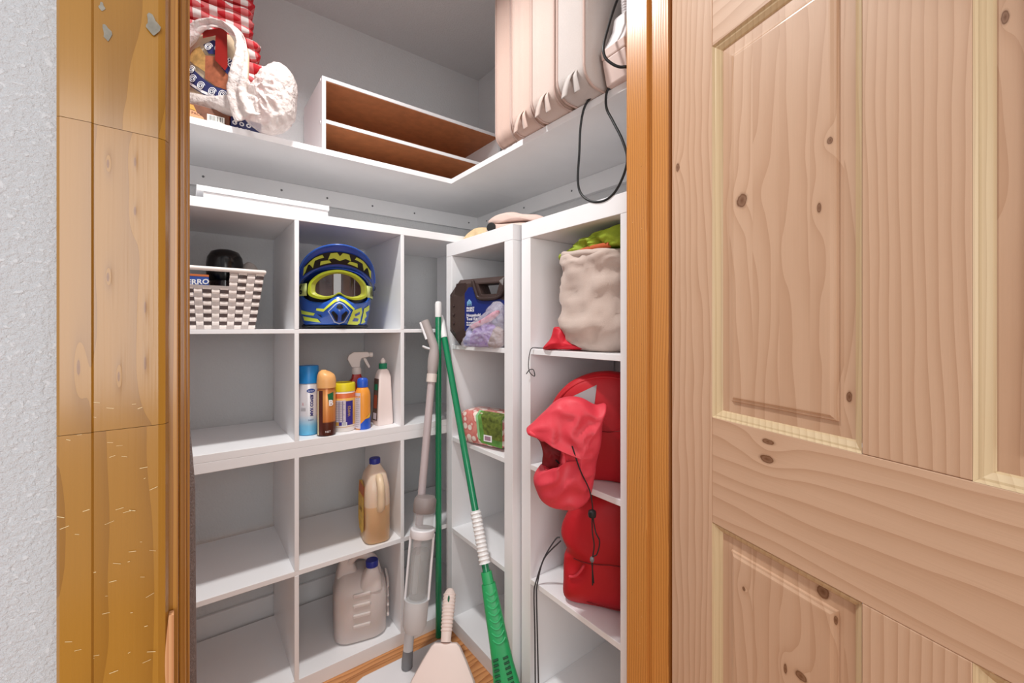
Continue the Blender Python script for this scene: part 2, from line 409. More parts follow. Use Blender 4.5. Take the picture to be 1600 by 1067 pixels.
# ---------------------------------------------------------------- narrow towers on the right wall
R1, R2, R3, R4 = 1.090, .740, .392, .05
def tower(label, xf, y0, y1):
    t = thing('tower_shelf_unit', label, 'shelving', (xf, y0, 0), 0); W = y1 - y0; D = .39; HT = 1.479
    P = .043
    box('side_board', 0, D, 0, P, 0, HT - .050, M_WHITE, t, .001)
    box('side_board', 0, D, W - P, W, 0, HT - .050, M_WHITE, t, .001)
    box('top_board', 0, D, 0, W, HT - .0495, HT, M_WHITE, t, .001)
    for z in (R1, R2, R3): box('shelf', .001, D, P, W - P, z - .016, z, M_WHITE, t, .001)
    box('bottom_board', .0005, D, P, W - P, .0, R4, M_WHITE, t, .001)
    return t
tower('white narrow shelf unit in the corner, holding the tool case', .807, 1.054, 1.478)
tower('white narrow shelf unit nearest the doorway, holding canvas bag and red bags', .832, .617, 1.041)

# ---------------------------------------------------------------- high corner shelf
cs = thing('corner_shelf', 'white L-shaped corner shelf running above the shelving units', 'shelf', (0, 0, 1.73))
box('shelf_board', -.499, 1.231, 1.502, 1.904, 0, .016, M_WHITE2, cs, .001)
box('shelf_board', .843, 1.231, .612, 1.5015, 0, .016, M_WHITE2, cs, .001)
box('edge_strip', -.499, .842, 1.4995, 1.502, -.0015, .0175, M_WHITE, cs, .0006)
box('edge_strip', .8405, .8430, .612, 1.4995, -.0015, .0175, M_WHITE, cs, .0006)
cl1 = box('cleat', -.499, 1.213, 1.8860, 1.9048, -.068, -.0005, M_WHITE2, cs, .001)
cl2 = box('cleat', 1.2132, 1.2318, .612, 1.904, -.068, -.0005, M_WHITE2, cs, .001)
mscrew = mat('dull_screw_head', '6d6d6f', .4, metal=.6)
for x in (-.3, .05, .30, .47, .66, .86, 1.16):
    lathe('screw', [(.0001, -.0012), (.0038, -.001), (.0042, 0), (.0042, .002)], mscrew, cl1, 10, tilt=Matrix.Translation((x, 1.8858, -.034)) @ Matrix.Rotation(-PI / 2, 4, 'X'))
for y in (.75, .93, 1.2, 1.5, 1.8):
    lathe('screw', [(.0001, -.0012), (.0038, -.001), (.0042, 0), (.0042, .002)], mscrew, cl2, 10, tilt=Matrix.Translation((1.2130, y, -.034)) @ Matrix.Rotation(PI / 2, 4, 'Y'))

# ceiling lamp of the closet (above the frame)
cl = thing('ceiling_lamp', 'round white recessed downlight in the closet ceiling', 'lamp', (.22, 1.03, H))
lathe('trim_ring', [(.075, -.001), (.10, -.001), (.10, -.006), (.078, -.012), (.075, -.012)], M_WHITE2, cl, 40, caps=False)
lathe('reflector', [(.001, -.002), (.074, -.002), (.0745, -.010)], M_WHITE2, cl, 40, caps=False)

# ---------------------------------------------------------------- wall outlet seen through the open cube
ot = thing('wall_outlet', 'white double wall outlet on the wall inside the right cube', 'outlet', (.787, 1.9048, 1.105))
box('cover_plate', -.036, .036, -.006, 0, -.058, .058, M_WHITE, ot, .003)
for dz in (-.020, .020):
    rcp = lathe('receptacle', [(.0165, 0), (.0165, .002), (.0155, .003)], M_WHITE2, ot, 24, tilt=Matrix.Translation((0, -.006, dz)) @ Matrix.Rotation(PI / 2, 4, 'X'))
    for q in (rect(-.0075, -.0055, -.001, .008), rect(.0055, .0075, -.001, .007), rect(-.0022, .0022, -.0105, -.006)):
        decal('slot', [q], lambda u, v, dz=dz: (u, -.0094, v + dz), M_DARK, rcp, 0)

# ================================================================ THINGS
# ---- small white two tier rack on the high shelf
ZS = 1.7476
M_HB = mat('brown_hardboard', 'a8683f', .6, .12, .0003, 300, scale=30)
rk = thing('two_tier_rack', 'small white two tier rack with brown hardboard undersides on the high shelf', 'rack', (.378, 1.586, ZS))
RW, RD, RH = .765, .285, .287
box('side_panel', 0, .013, 0, RD, 0, RH, M_WHITE, rk, .001); box('side_panel', RW - .013, RW, 0, RD, 0, RH, M_WHITE, rk, .001)
for z in (RH - .013, .125):
    b_ = box('tier_board', .0132, RW - .0132, 0, RD, z, z + .0128, M_WHITE, rk, .001)
    box('hardboard_underside', .0135, RW - .0135, .003, RD, z - .0025, z - .0002, M_HB, b_, 0)
box('hardboard_back', .0135, RW - .0135, RD - .004, RD - .0005, .0005, RH - .016, M_HB, rk, 0)
for z in (RH - .007, .131): lathe('cam_cover', [(.006, 0), (.006, .001), (.004, .0015)], M_WHITE2, rk, 12, tilt=Matrix.Translation((-.0001, .022, z)) @ Matrix.Rotation(-PI / 2, 4, 'Y'))

# ---- boards lying on the upper cube unit
wb = thing('spare_board', 'white grooved shelf board lying on top of the cube shelving', 'board', (.03, 1.495, 1.5215))
box('board', .01, .345, 0, .25, 0, .020, M_WHITE, wb, .001)
tag(box('spare_board', .024, .378, 1.4915, 1.75, 1.5420, 1.5575, M_WHITE, None, .001), 'white edge-banded board on top of the stacked spare boards', 'board')

# ---- folded gingham tablecloths
def gingham(name, sz, rot=0, red='c8202c'):
    k = NT(name); o = k.obj()
    mp = k.n('ShaderNodeMapping'); mp.inputs['Rotation'].default_value = (rot * .4, rot * .3, rot); k.l(o, mp.inputs[0])
    X, Y, Z = k.xyz(mp.outputs[0])
    def st(v): return k.math('GREATER_THAN', k.math('FRACT', k.math('DIVIDE', v, sz * 2)), .5)
    s_ = k.math('MULTIPLY', k.math('ADD', st(X), st(k.math('ADD', Y, k.math('MULTIPLY', Z, 1.0)))), .5)
    nz = k.noise(o, 700, 2)
    f = k.ramp(s_, [(0, lin('ece4e2')), (.5, lin('dc7476')), (1, lin(red))], 'LINEAR')
    k.l(k.mix(k.math('MULTIPLY', nz, .12), f, lin('5a1014')), k.b.inputs['Base Color']); k.b.inputs['Roughness'].default_value = .85
    k.bump(k.noise(o, 25, 3), .006); return k.m
gm = [gingham('gingham_%d' % i, s_, r) for i, (s_, r) in enumerate(((.021, .08), (.017, .3), (.020, -.1), (.024, .2)))]
def folded(name, label, x0, x1, y0, y1, z0, th, layers, m, group, tilt=0, seed=0):
    t = thing(name, label, 'tablecloth', (x1, y0, z0), 0, group)
    lh = th / layers
    for i in range(layers):
        L = x1 - x0; Wd = y1 - y0; ins = random.uniform(0, .012)
        rings = []
        n = 44
        for j in range(n + 1):
            u = j / n; e = max(0.02, min(1, min(u, 1 - u) * 34)) ** .4
            cx = -ins - L * u
            ring = []
            for q in range(28):
                a = 2 * PI * q / 28
                cy = Wd / 2 + (Wd / 2 - .002) * math.copysign(abs(math.cos(a)) ** .35, math.cos(a)) * (.9 + .1 * e) + ins * .4
                cz = lh * (i + .5) + lh * .49 * e * math.copysign(abs(math.sin(a)) ** .6, math.sin(a))
                wv = .006 * mnoise.noise(Vector((cx * 14 + seed, cy * 14, i * 1.7)))
                ring.append((cx, cy + wv * 2 + .004 * mnoise.noise(Vector((cx * 30, i * 3.1 + seed, a))), cz + wv + tilt * (cx) ))
            rings.append(ring)
        loops('fold', rings, m, t, True, True, 70)
    return t
gp = 'gingham tablecloths stacked on the high shelf'
z_ = ZS
for i, (th, x1_, lab, m, ly, y0_) in enumerate((
        (.085, .16, 'folded red gingham cloth at the very bottom of the stack, behind the plastic bag', gm[0], 3, 1.66),
        (.085, .175, 'folded red gingham cloth second from the bottom, hidden behind the plastic bag', gm[2], 3, 1.66),
        (.115, .258, 'large-check red gingham cloth whose end sticks out right above the plastic bag', gm[3], 3, 1.64),
        (.060, .200, 'thin folded red gingham cloth with a rounded roll end, just under the top one', gm[1], 2, 1.63),
        (.150, .185, 'topmost folded red and white gingham tablecloth of the stack', gm[0], 5, 1.62))):
    folded('folded_tablecloth', lab, -.33, x1_, y0_, 1.895, z_ + .0008, th, ly, m, gp, 0, i * 3.3); z_ += th + .004

# ---- grocery bag with packages
VW = -math.atan2(510, 668)     # things turned to face the doorway
M_BAG = mat('thin_white_plastic_film', 'eadfdb', .22, .03, .008, 55, alpha=.60, trans=.0, sss=0)
bx0 = thing('snack_box', 'brown three-pack snack box with barcode under the plastic bag', 'box', (-.10, 1.535, ZS))
mbrn = mat('brown_carton_print', '6b3b22', .45, .3, scale=40)
box('carton', 0, .205, 0, .105, 0, .052, mbrn, bx0, .001)
fr = lambda u, v: (u, -.0006, v); fr2 = lambda u, v: (u, -.0010, v); fr3 = lambda u, v: (u, -.0014, v)
decal('tan_panel', [[(.03, .004), (.150, .004), (.140, .020), (.120, .034), (.03, .040)]], fr, mat('tan_print', 'c98d66', .5), bx0, 0)
decal('yellow_print', [[(.088, .035), (.125, .032), (.118, .048), (.098, .050)]], fr, mat('ochre_print', 'b98a35', .5), bx0, 0)
decal('green_print', [rect(.150, .203, .001, .010)], fr, mat('olive_print', '6f6a2c', .5), bx0, 0)
decal('barcode_panel', [rect(.150, .192, .013, .033)], fr2, mat('label_white', 'eeeae4', .5), bx0, 0)
decal('barcode', [rect(.153 + .0026 * i, .153 + .0026 * i + (.0008 + .0008 * (i * 7 % 3) / 2), .017, .031) for i in range(14)], fr3, M_DARK, bx0, 0)
text('pack_text', '3 PACK', .010, lambda u, v: (u + .122, -.0012, v + .022), mat('brown_ink', '4a2412', .6), bx0)
M_NAVY = mat('navy_print', '2e3263', .45, .1); M_PRINTW = mat('white_ink', 'f0eef0', .5, .01)
bx1 = thing('navy_box', 'small navy blue carton with white certification marks beside the snack box', 'box', (.108, 1.537, ZS))
box('carton', 0, .080, 0, .10, 0, .045, M_NAVY, bx1, .001)
text('mark_text', 'FC CE', .014, lambda u, v: (u + .032, -.0008, v + .006), M_PRINTW, bx1)
for i in range(3):
    cxx = .010 + .018 * i
    decal('ring_mark', [[(cxx + .0065 * math.cos(a), .028 + .0065 * math.sin(a)) for a in [j * PI / 8 for j in range(16)]]], fr, M_PRINTW, bx1, 0)
    decal('ring_mark_center', [[(cxx + .003 * math.cos(a), .028 + .003 * math.sin(a)) for a in [j * PI / 6 for j in range(12)]]], fr2, M_NAVY, bx1, 0)
# food pouch inside the bag
po = thing('snack_pouch', 'blue and brown snack pouch with white spirals inside the plastic bag', 'pouch', (.085, 1.575, 1.8005), VW)
mp_ = mat('pouch_cream', 'c9b59a', .4, .15, .002, 30)
pillow('pouch', [(-.095, .005), (0, 0), (.075, .006), (.082, .10), (.085, .19), (.06, .235), (-.01, .25), (-.08, .235), (-.098, .15)], .020, .02, mp_, po, 8, 5, .004, 18)
def pf(off):
    def f(u, v):
        s_ = min(1, math.hypot((u + .005) / .095, (v - .12) / .125)); return (u, -.021 * max(0, 1 - s_ * s_) ** .4 - off, v)
    return f
decal('blue_print', [[(-.085, .145), (-.085, .085), (-.04, .055), (.02, .030), (.05, .035), (.055, .062), (.0, .075), (-.03, .095)],
                     [(.01, .17), (.075, .15), (.078, .085), (.05, .10), (.02, .13)], [(-.04, .205), (-.02, .175), (.03, .17), (.03, .2), (-.01, .22)]], pf(.004), M_NAVY, po, 3)
decal('brown_print', [[(-.03, .17), (.01, .165), (.02, .13), (.05, .098), (.075, .085), (.07, .055), (.045, .062), (.0, .078), (-.03, .10)]], pf(.0045), mat('cookie_brown', '96563c', .5, .3, scale=60), po, 3)
decal('tan_print', [[(-.085, .19), (-.05, .20), (-.03, .17), (-.03, .12), (-.06, .14), (-.085, .16)]], pf(.0045), mat('cracker_tan', 'b98f55', .5, .3, scale=60), po, 3)
def ringpoly(cx, cy, ro, ri, a0=0, a1=2 * PI, n=20):
    return [(cx + ro * math.cos(a0 + (a1 - a0) * i / n), cy + ro * math.sin(a0 + (a1 - a0) * i / n)) for i in range(n + 1)] + [(cx + ri * math.cos(a0 + (a1 - a0) * i / n), cy + ri * math.sin(a0 + (a1 - a0) * i / n)) for i in range(n, -1, -1)]
for (cx, cy) in ((-.072, .127), (-.068, .100), (-.042, .078), (-.008, .060), (.022, .052), (-.02, .195), (.01, .19)):
    f_ = pf(.0075)
    sp_ = [(cx + (.0125 - .0105 * i / 40) * math.cos(i / 40 * 4.6 * PI), cy + (.0125 - .0105 * i / 40) * math.sin(i / 40 * 4.6 * PI)) for i in range(41)]
    tube('spiral_mark', [f_(a_, b_) for a_, b_ in sp_], .0011, M_PRINTW, po, 5)
decal('white_swoosh', [[(-.085, .088), (-.04, .058), (.02, .032), (.05, .034), (.05, .039), (.02, .039), (-.04, .066), (-.085, .096)]], pf(.0055), M_PRINTW, po, 2)
text('pouch_text', 'BERES', .026, (lambda f: (lambda u, v: f(.047 + u * .55 + v * .8, .128 - u * .85 + v * .5)))(pf(.0062)), M_PRINTW, po)
mred = mat('dark_red_band', '8c1a14', .5, .05)
bpts = [(-.03, -.036, .236), (.0, -.042, .238), (.036, -.040, .238)]
decal('red_band', [[(-.03, .238), (.042, .246), (.044, .13), (.036, .118), (.006, .15), (.008, .222), (-.03, .214)]], lambda u, v: (u, -.034, v), mred, po, 2)
# bag film
bg = thing('grocery_bag', 'crinkled translucent white plastic grocery bag slumped over its packages', 'bag', (.105, 1.56, 1.7480), VW)
pillow('bag_side', [(.045, .075), (.06, .03), (.095, .004), (.145, .003), (.188, .04), (.198, .10), (.198, .165), (.170, .205), (.135, .200), (.10, .165), (.085, .13), (.06, .16), (.05, .13)], .055, .06, M_BAG, bg, 18, 9, .007, 48, (), .8, 11, crease=1)
pillow('bag_front', [(-.115, .050), (-.04, .052), (.03, .040), (.06, .045), (.055, .095), (.0, .092), (-.05, .098), (-.10, .108), (-.14, .10)], .035, .0, M_BAG, bg, 8, 6, .005, 24, (), .8, 5, y0=-.02)
def film(name, pts, wd):
    c = catmull(pts, 8); ww = catmull([(w_, 0, 0) for w_ in wd], 8)
    tube(name, c, [q.x for q in ww], M_BAG, bg, 12, flat=.45)
def band(name, pts, wd):
    c = catmull(pts, 10); n = len(c); ww = catmull([(w_, 0, 0) for w_ in wd], 10)
    bm = bmesh.new(); prev = None
    for i_, p in enumerate(c):
        t_ = (c[min(i_ + 1, n - 1)] - c[max(i_ - 1, 0)]).normalized(); sd = Vector((-t_.z, 0, t_.x)).normalized()
        cur = []
        for q in range(9):
            a = -1 + q / 4; fold = .007 * math.sin(a * 5 + i_ * .12) + .004 * mnoise.noise(Vector((a * 4, i_ * .3, 1)))
            cur.append(bm.verts.new(p + sd * (a * ww[i_].x) + Vector((0, fold - .010 * (1 - a * a), 0))))
        if prev:
            for q in range(8): bm.faces.new((prev[q], prev[q + 1], cur[q + 1], cur[q]))
        prev = cur
    o = finish(name, bm, M_BAG, bg, True); sm = o.modifiers.new('s', 'SOLIDIFY'); sm.thickness = .0008
band('bag_handle', [(.090, -.05, .02), (.060, -.055, .09), (.066, -.058, .15), (.072, -.055, .21), (.058, -.048, .262), (.012, -.042, .300), (-.045, -.04, .302), (-.10, -.035, .272), (-.15, -.03, .235)], [.038, .030, .030, .022, .016, .014, .018, .026, .030])
band('bag_handle', [(-.165, -.03, .26), (-.135, -.042, .22), (-.122, -.045, .15), (-.122, -.045, .09), (-.14, -.035, .04)], [.026, .022, .026, .030, .026])

# ---- seat cushions on the right of the high shelf
def fabric(name, c, c2=None):
    k = NT(name); o = k.obj(); n1 = k.noise(o, 420, 2, .7); n2 = k.noise(o, 6, 2)
    k.l(k.mix(k.math('MULTIPLY', n1, .5), k.mix(n2, lin(c), lin(c2 or c)), tuple(v * .72 for v in lin(c)[:3]) + (1,)), k.b.inputs['Base Color'])
    k.b.inputs['Roughness'].default_value = .9; k.b.inputs['Sheen Weight'].default_value = .2
    k.bump(n1, .0006); return k.m
cf = [fabric('cushion_linen_%d' % i, a, b) for i, (a, b) in enumerate((('d3b5a7', 'c8ab9e'), ('d6bbae', 'cbb0a4'), ('d3bfb5', 'c8b5ac'), ('cdc2bc', 'bfb8b6')))]
mpipe = fabric('cushion_piping', 'c4aaa0')
def cushion(label, loc, th, m, lean, rz=0):
    t = thing('seat_cushion', label, 'cushion', loc, rz, 'seat cushions standing on the high shelf')
    W, Hh = .37, .53
    # broad faces look along +-y, spine looks along -x
    def outline(sc):
        out = []
        for (cx, cz, a0) in ((.045, .045, PI), (W - .045, .045, 1.5 * PI), (W - .045, Hh - .045, 0), (.045, Hh - .045, .5 * PI)):
            for q in range(7):
                a = a0 + q / 6 * PI / 2; out.append(((cx + .045 * math.cos(a) - W / 2) * sc + W / 2, (cz + .045 * math.sin(a) - Hh / 2) * sc + Hh / 2))
        return out
    rings = []
    for q in range(-8, 9):
        v = q / 8; sc = 1 - .020 * abs(v) ** 6
        o = outline(sc)
        rings.append([(x + .004 * mnoise.noise(Vector((x * 9, v * 2, z * 9 + loc[1] * 40))) - .004 * (1 - v * v), v * th / 2 + lean * z, z) for x, z in o])
    fr_, bk = rings[0], rings[-1]
    c0 = []
    for k_ in (.8, .45, .1):
        c0.append([((x - W / 2) * k_ + W / 2, -th / 2 - .002 * (1 - k_) + lean * ((z - Hh / 2) * k_ + Hh / 2), (z - Hh / 2) * k_ + Hh / 2) for x, z in outline(.98)])
    c1 = [[(x, y + th + .004 * (1 - k_), z) for x, y, z in r] for k_, r in zip((.8, .45, .1), c0)]
    loops('cover', c0[::-1] + rings + c1, m, t, True, True, 80)
    for r in (rings[1], rings[-2]):
        cx, cz = W / 2, Hh / 2
        tube('piping', [((x - cx) * 1.006 + cx, y, (z - cz) * 1.006 + cz) for x, y, z in r], .0032, mpipe, t, 6, True)
    return t
def tie(t, y, z, pts, m):
    for k_, pp in enumerate(pts):
        P = catmull([(x, y + dy, z + dz) for x, dy, dz in pp], 5)
        bm = bmesh.new(); prev = None
        for p in P:
            a = bm.verts.new((p.x, p.y - .011, p.z)); b = bm.verts.new((p.x + .003, p.y + .011, p.z + .001))
            if prev: bm.faces.new((prev[0], prev[1], b, a))
            prev = (a, b)
        o = finish('tie', bm, m, t, True); sm = o.modifiers.new('s', 'SOLIDIFY'); sm.thickness = .0015
CZ = ZS + .001
c1_ = cushion('pink beige seat cushion farthest from the doorway, beside the white rack', (.815, 1.115, CZ), .092, cf[0], .0)
c2_ = cushion('pink beige seat cushion second from the white rack, with frayed tie', (.790, .992, CZ), .105, cf[1], .0)
c3_ = cushion('pale beige seat cushion with two hanging ties, second from the doorway', (.778, .880, CZ), .106, cf[2], .0)
c4_ = cushion('greyish beige seat cushion nearest the doorway, its broad side showing', (.768, .765, CZ), .108, cf[3], .0)
for t, m in ((c2_, cf[1]), (c3_, cf[2]), (c4_, cf[3])):
    tie(t, -.01, .035, [[(-.001, 0, .010), (-.012, .004, -.004), (-.016, .012, -.028), (-.014, .02, -.05)], [(-.001, -.004, .010), (-.010, -.010, -.008), (-.008, -.014, -.030), (-.004, -.016, -.048)]], m)

# ---- white appliance with black cord beside the cushions
ap = thing('corded_appliance', 'white cone-shaped appliance with ribbed cord sleeve and black cable beside the cushions', 'appliance', (.885, .660, ZS), math.radians(-3))
M_PNK = mat('warm_white_plastic', 'd9c4bd', .4, .03); M_WPL = mat('white_plastic', 'e9e7ea', .35, .02); M_BLK = mat('black_rubber', '151517', .45, .05)
def rr(x0, x1, y0, y1, z): 
    return [(x0, y0, z), (x1, y0, z), (x1, y1, z), (x0, y1, z)]
loops('base_block', [rr(-.062, .062, -.034, .034, 0), rr(-.075, .065, -.036, .036, .060)], M_PNK, ap, True, False, bevel=.003)
loops('base_lid', [rr(-.076, .066, -.037, .037, .0605), rr(-.080, .066, -.037, .037, .082)], M_PNK, ap, True, False, bevel=.003)
loops('cone_body', [rr(-.076, .060, -.034, .034, .0825), rr(-.064, .040, -.030, .030, .105), rr(-.055, .012, -.024, .024, .130), rr(-.052, .002, -.020, .020, .160), rr(-.046, -.008, -.016, .016, .168)], M_WPL, ap, True, False, bevel=.004)
for (a, b, z) in ((-.056, .01, .122), (-.046, -.040, .146), (-.025, -.015, .150)):
    decal('printed_line', [rect(a, b, z, z + .004)], lambda u, v: (u, -.031 + (v - .105) * .19, v), M_DARK, ap, 0)
for j in range(5): decal('small_print', [rect(-.060 + .002 * j, -.01, .094 + .006 * j, .0958 + .006 * j)], lambda u, v: (u, -.0345 + (v - .09) * .17, v), mat('grey_ink', '8c8a90', .6), ap, 0)
decal('round_mark', [ringpoly(-.045, .03, .006, .003)], lambda u, v: (u, -.0368, v), mat('brown_grey_ink', '6a5550', .6), ap, 0)
decal('small_print', [rect(-.035, .03, .033, .036), rect(-.035, .03, .026, .029)], lambda u, v: (u, -.0366, v), mat('brown_grey_ink', '6a5550', .6), ap, 0)
cs_pts = [(-.030, 0, .168), (-.032, 0, .19), (-.036, -.002, .214)]
tube('cord_sleeve', catmull(cs_pts, 8), [.0085 + (.0016 if i % 2 else 0) for i in range(17)], M_WPL, ap, 14, autos=20)
# cable: leaves the sleeve, runs down the cushion face, loops below the shelf edge
def W2L(p): return Matrix.Rotation(math.radians(3), 4, 'Z') @ (Vector(p) - Vector((.885, .660, ZS)))
cpts = [(.849, .660, 1.958), (.847, .656, 1.968), (.839, .653, 1.973), (.829, .654, 1.962), (.808, .658, 1.915), (.790, .662, 1.86), (.776, .664, 1.812), (.777, .660, 1.785), (.784, .645, 1.765), (.792, .630, 1.7535), (.803, .6185, 1.7520), (.825, .6165, 1.752), (.86, .6165, 1.755)]
tube('power_cable', catmull([W2L(p) for p in cpts], 8), .0034, M_BLK, ap, 8)
lp = [(.862, .735, 1.751), (.838, .752, 1.7535), (.832, .775, 1.735), (.832, .790, 1.690), (.832, .795, 1.62), (.832, .800, 1.545), (.832, .785, 1.505), (.832, .745, 1.478), (.832, .700, 1.474), (.832, .665, 1.497), (.832, .640, 1.548), (.832, .652, 1.60), (.832, .682, 1.66), (.832, .702, 1.70), (.832, .703, 1.735), (.838, .694, 1.7535), (.862, .682, 1.751)]
tag(tube('cable_loop', catmull(lp, 8), .0032, M_BLK, None, 8), 'black cable looping down over the edge of the high shelf', 'cable')

# ---- woven basket
M_SW = mat('strap_white', 'e6dcd6', .4, .03); M_SG = mat('strap_grey', 'b4a9a5', .4, .04); M_SD = mat('strap_dark', '4a3c3a', .4, .06)
bk = thing('woven_basket', 'black, white and grey woven strap basket with a handle cut-out', 'basket', (.070, 1.635, S1 + .0005))
BH, BX, BY, FL = .175, .100, .100, .024
NR, NCx, NCy = 15, 11, 9
def bpt(side, u, z, off):   # u in -1..1
    e = FL * z / BH; hx, hy = BX + e, BY + e
    if side == 0: return (u * hx, -hy - off, z)
    if side == 1: return (hx + off, u * hy, z)
    if side == 2: return (-u * hx, hy + off, z)
    return (-hx - off, -u * hy, z)
def inhole(side, u, z): return side == 0 and -.78 < u < .24 and z > BH - .052
for side in range(4):
    nc = NCx if side % 2 == 0 else NCy
    for c in range(nc):
        u0, u1 = -1 + 2 * (c + .04) / nc, -1 + 2 * (c + .96) / nc
        zmax = BH - .003
        if inhole(side, (u0 + u1) / 2, BH): zmax = BH - .052
        bm = bmesh.new(); prev = None
        for q in range(0, NR * 2 + 1):
            z = q / (NR * 2) * (BH - .003)
            if z > zmax: break
            r_ = int(min(NR - 1, z / BH * NR)); off = .0012 * (1 if (r_ + c) % 2 == 0 else -1)
            if q % 2 == 0: off = 0
            cur = [bm.verts.new(bpt(side, u, z, o_)) for u, o_ in ((u0, off), (u1, off), (u1, off - .001), (u0, off - .001))]
            if prev:
                for i in range(4): bm.faces.new((prev[i], prev[(i + 1) % 4], cur[(i + 1) % 4], cur[i]))
            prev = cur
        finish('vertical_strap', bm, M_SW, bk)
for r in range(NR):
    z0, z1 = (r + .06) / NR * BH, (r + .94) / NR * BH
    bm = bmesh.new()
    for side in range(4):
        nc = NCx if side % 2 == 0 else NCy; prev = None
        for c in range(nc):
            for k_ in range(2):
                pass
        for q in range(nc * 2 + 1):
            u = -1 + q / nc; c = min(nc - 1, q // 2); off = 0 if q % 2 == 0 else .0013 * (-1 if (r + c) % 2 == 0 else 1)
            if inhole(side, u, z0 + .003): prev = None; continue
            cur = [bm.verts.new(bpt(side, u, z, o_)) for z, o_ in ((z0, off), (z1, off), (z1, off - .001), (z0, off - .001))]
            if prev:
                for i in range(4): bm.faces.new((prev[i], prev[(i + 1) % 4], cur[(i + 1) % 4], cur[i]))
            prev = cur
    finish('horizontal_strap', bm, M_SD if r % 2 == 1 else M_SG, bk)
rim = [bpt(s_, u, BH, .001) for s_ in range(4) for u in (-1, -.5, 0, .5)]
tube('rim', rim, .0042, M_SW, bk, 8, True, flat=1.5)
box('base_panel', -BX + .001, BX - .001, -BY + .001, BY - .001, 0, .002, M_SG, bk, 0)
bt = thing('dark_tumbler', 'glossy black-brown domed bottle standing in the woven basket', 'bottle', (.100, 1.640, S1 + .003))
lathe('body', [(.001, 0), (.040, .001), (.041, .01), (.042, .12), (.041, .150)], mat('dark_brown_gloss', '2c1e1c', .15, .05, coat=.3), bt, 32)
lathe('cap', [(.046, .1505), (.050, .165), (.050, .205), (.047, .225), (.037, .243), (.020, .250), (.001, .251)], mat('black_gloss', '0d0a0b', .18, .05), bt, 32)
tb = thing('blue_bait_box', 'blue carton with white lettering leaning inside the woven basket', 'box', (-.005, 1.555, S1 + .004), 0)
box('carton', -.035, .060, 0, .030, .0, .158, mat('blue_carton', '1f4597', .4, .05), tb, .001)
decal('orange_edge', [rect(-.035, .060, .152, .158)], lambda u, v: (u, -.0006, v), mat('orange_print', 'c46a35', .5), tb, 0)
text('carton_text', 'TERRO', .021, lambda u, v: (u + .028, -.0008, v + .128 + u * .10), M_PRINTW, tb, bold=.0006)
pc = tag(pillow('crumpled_paper', [(0, 0), (.06, 0), (.07, .05), (.055, .10), (.03, .115), (.005, .09), (-.005, .05)], .02, .02, mat('grey_paper', 'a9a3a0', .8, .2, .004, 60), None, 6, 5, .010, 40, seed=2), 'crumpled grey paper sticking out of the basket corner', 'paper')
pc.location = (.135, 1.665, 1.258)

# ---- motocross helmet
hm = thing('motocross_helmet', 'blue and yellow motocross helmet with goggles in the upper middle cube', 'helmet', (.440, 1.650, S1 + .0005), math.radians(-11))
M_HB1 = mat('helmet_blue', '2257b8', .22, .06, coat=.5); M_HB2 = mat('helmet_deep_blue', '1c3f9c', .25, .06, coat=.4); M_HY = mat('helmet_yellow', 'd5e34a', .3, .03)
M_HYD = mat('goggle_yellow', 'c8d634', .35, .04); M_HBK = mat('helmet_black', '121216', .4, .1); M_HS = mat('helmet_silver', 'b9c3d4', .3, .03)
def prof(z):
    t = max(0, min(1, (z - .135) / .128))
    s_ = math.sqrt(max(0, 1 - t * t)) if z > .135 else 1 - .16 * ((.135 - z) / .135) ** 2
    return s_
def hsurf(ph, z, off=0):
    s_ = prof(z); rx, ry = .124 * s_ + off, .145 * s_ + off
    ch = max(0, math.cos(ph)) ** 2.2 * .045 * math.exp(-((z - .055) / .065) ** 2)
    nose = .008 * math.exp(-(ph / .25) ** 2) * math.exp(-((z - .06) / .05) ** 2)
    x = rx * math.sin(ph); y = -(ry + ch + nose) * math.cos(ph)
    return (x, y, z)
OP = 1.18
def zt(ph): return .135 + .072 * math.sqrt(max(0, 1 - (ph / OP) ** 2)) if abs(ph) < OP else .135
def zb(ph):
    if abs(ph) >= OP: return .135
    return .135 - .050 * math.sqrt(max(0, 1 - (ph / OP) ** 2)) ** .7 + .030 * math.exp(-(ph / .24) ** 2)
NP = 72
phs = [-PI + 2 * PI * i / NP for i in range(NP)]
rl = [[hsurf(p, .012 + (zb(p) - .012) * j / 12) for p in phs] for j in range(13)]
o = loops('lower_shell', rl, M_HB1, hm, False); sm = o.modifiers.new('s', 'SOLIDIFY'); sm.thickness = .006; sm.offset = -1
ru = [[hsurf(p, zt(p) + (.2628 - zt(p)) * math.sin(j / 14 * PI / 2)) for p in phs] for j in range(15)]
o = loops('upper_shell', ru, M_HB2, hm, True); 
rin = [[(v[0] * .90, v[1] * .88, v[2]) for v in [hsurf(p, .004 + .235 * j / 12) for p in phs]] for j in range(13)]
loops('padding', rin, M_HBK, hm, True)
rb = [hsurf(p, .010, .001) for p in phs]
tube('base_trim', rb, .005, M_HBK, hm, 8, True)
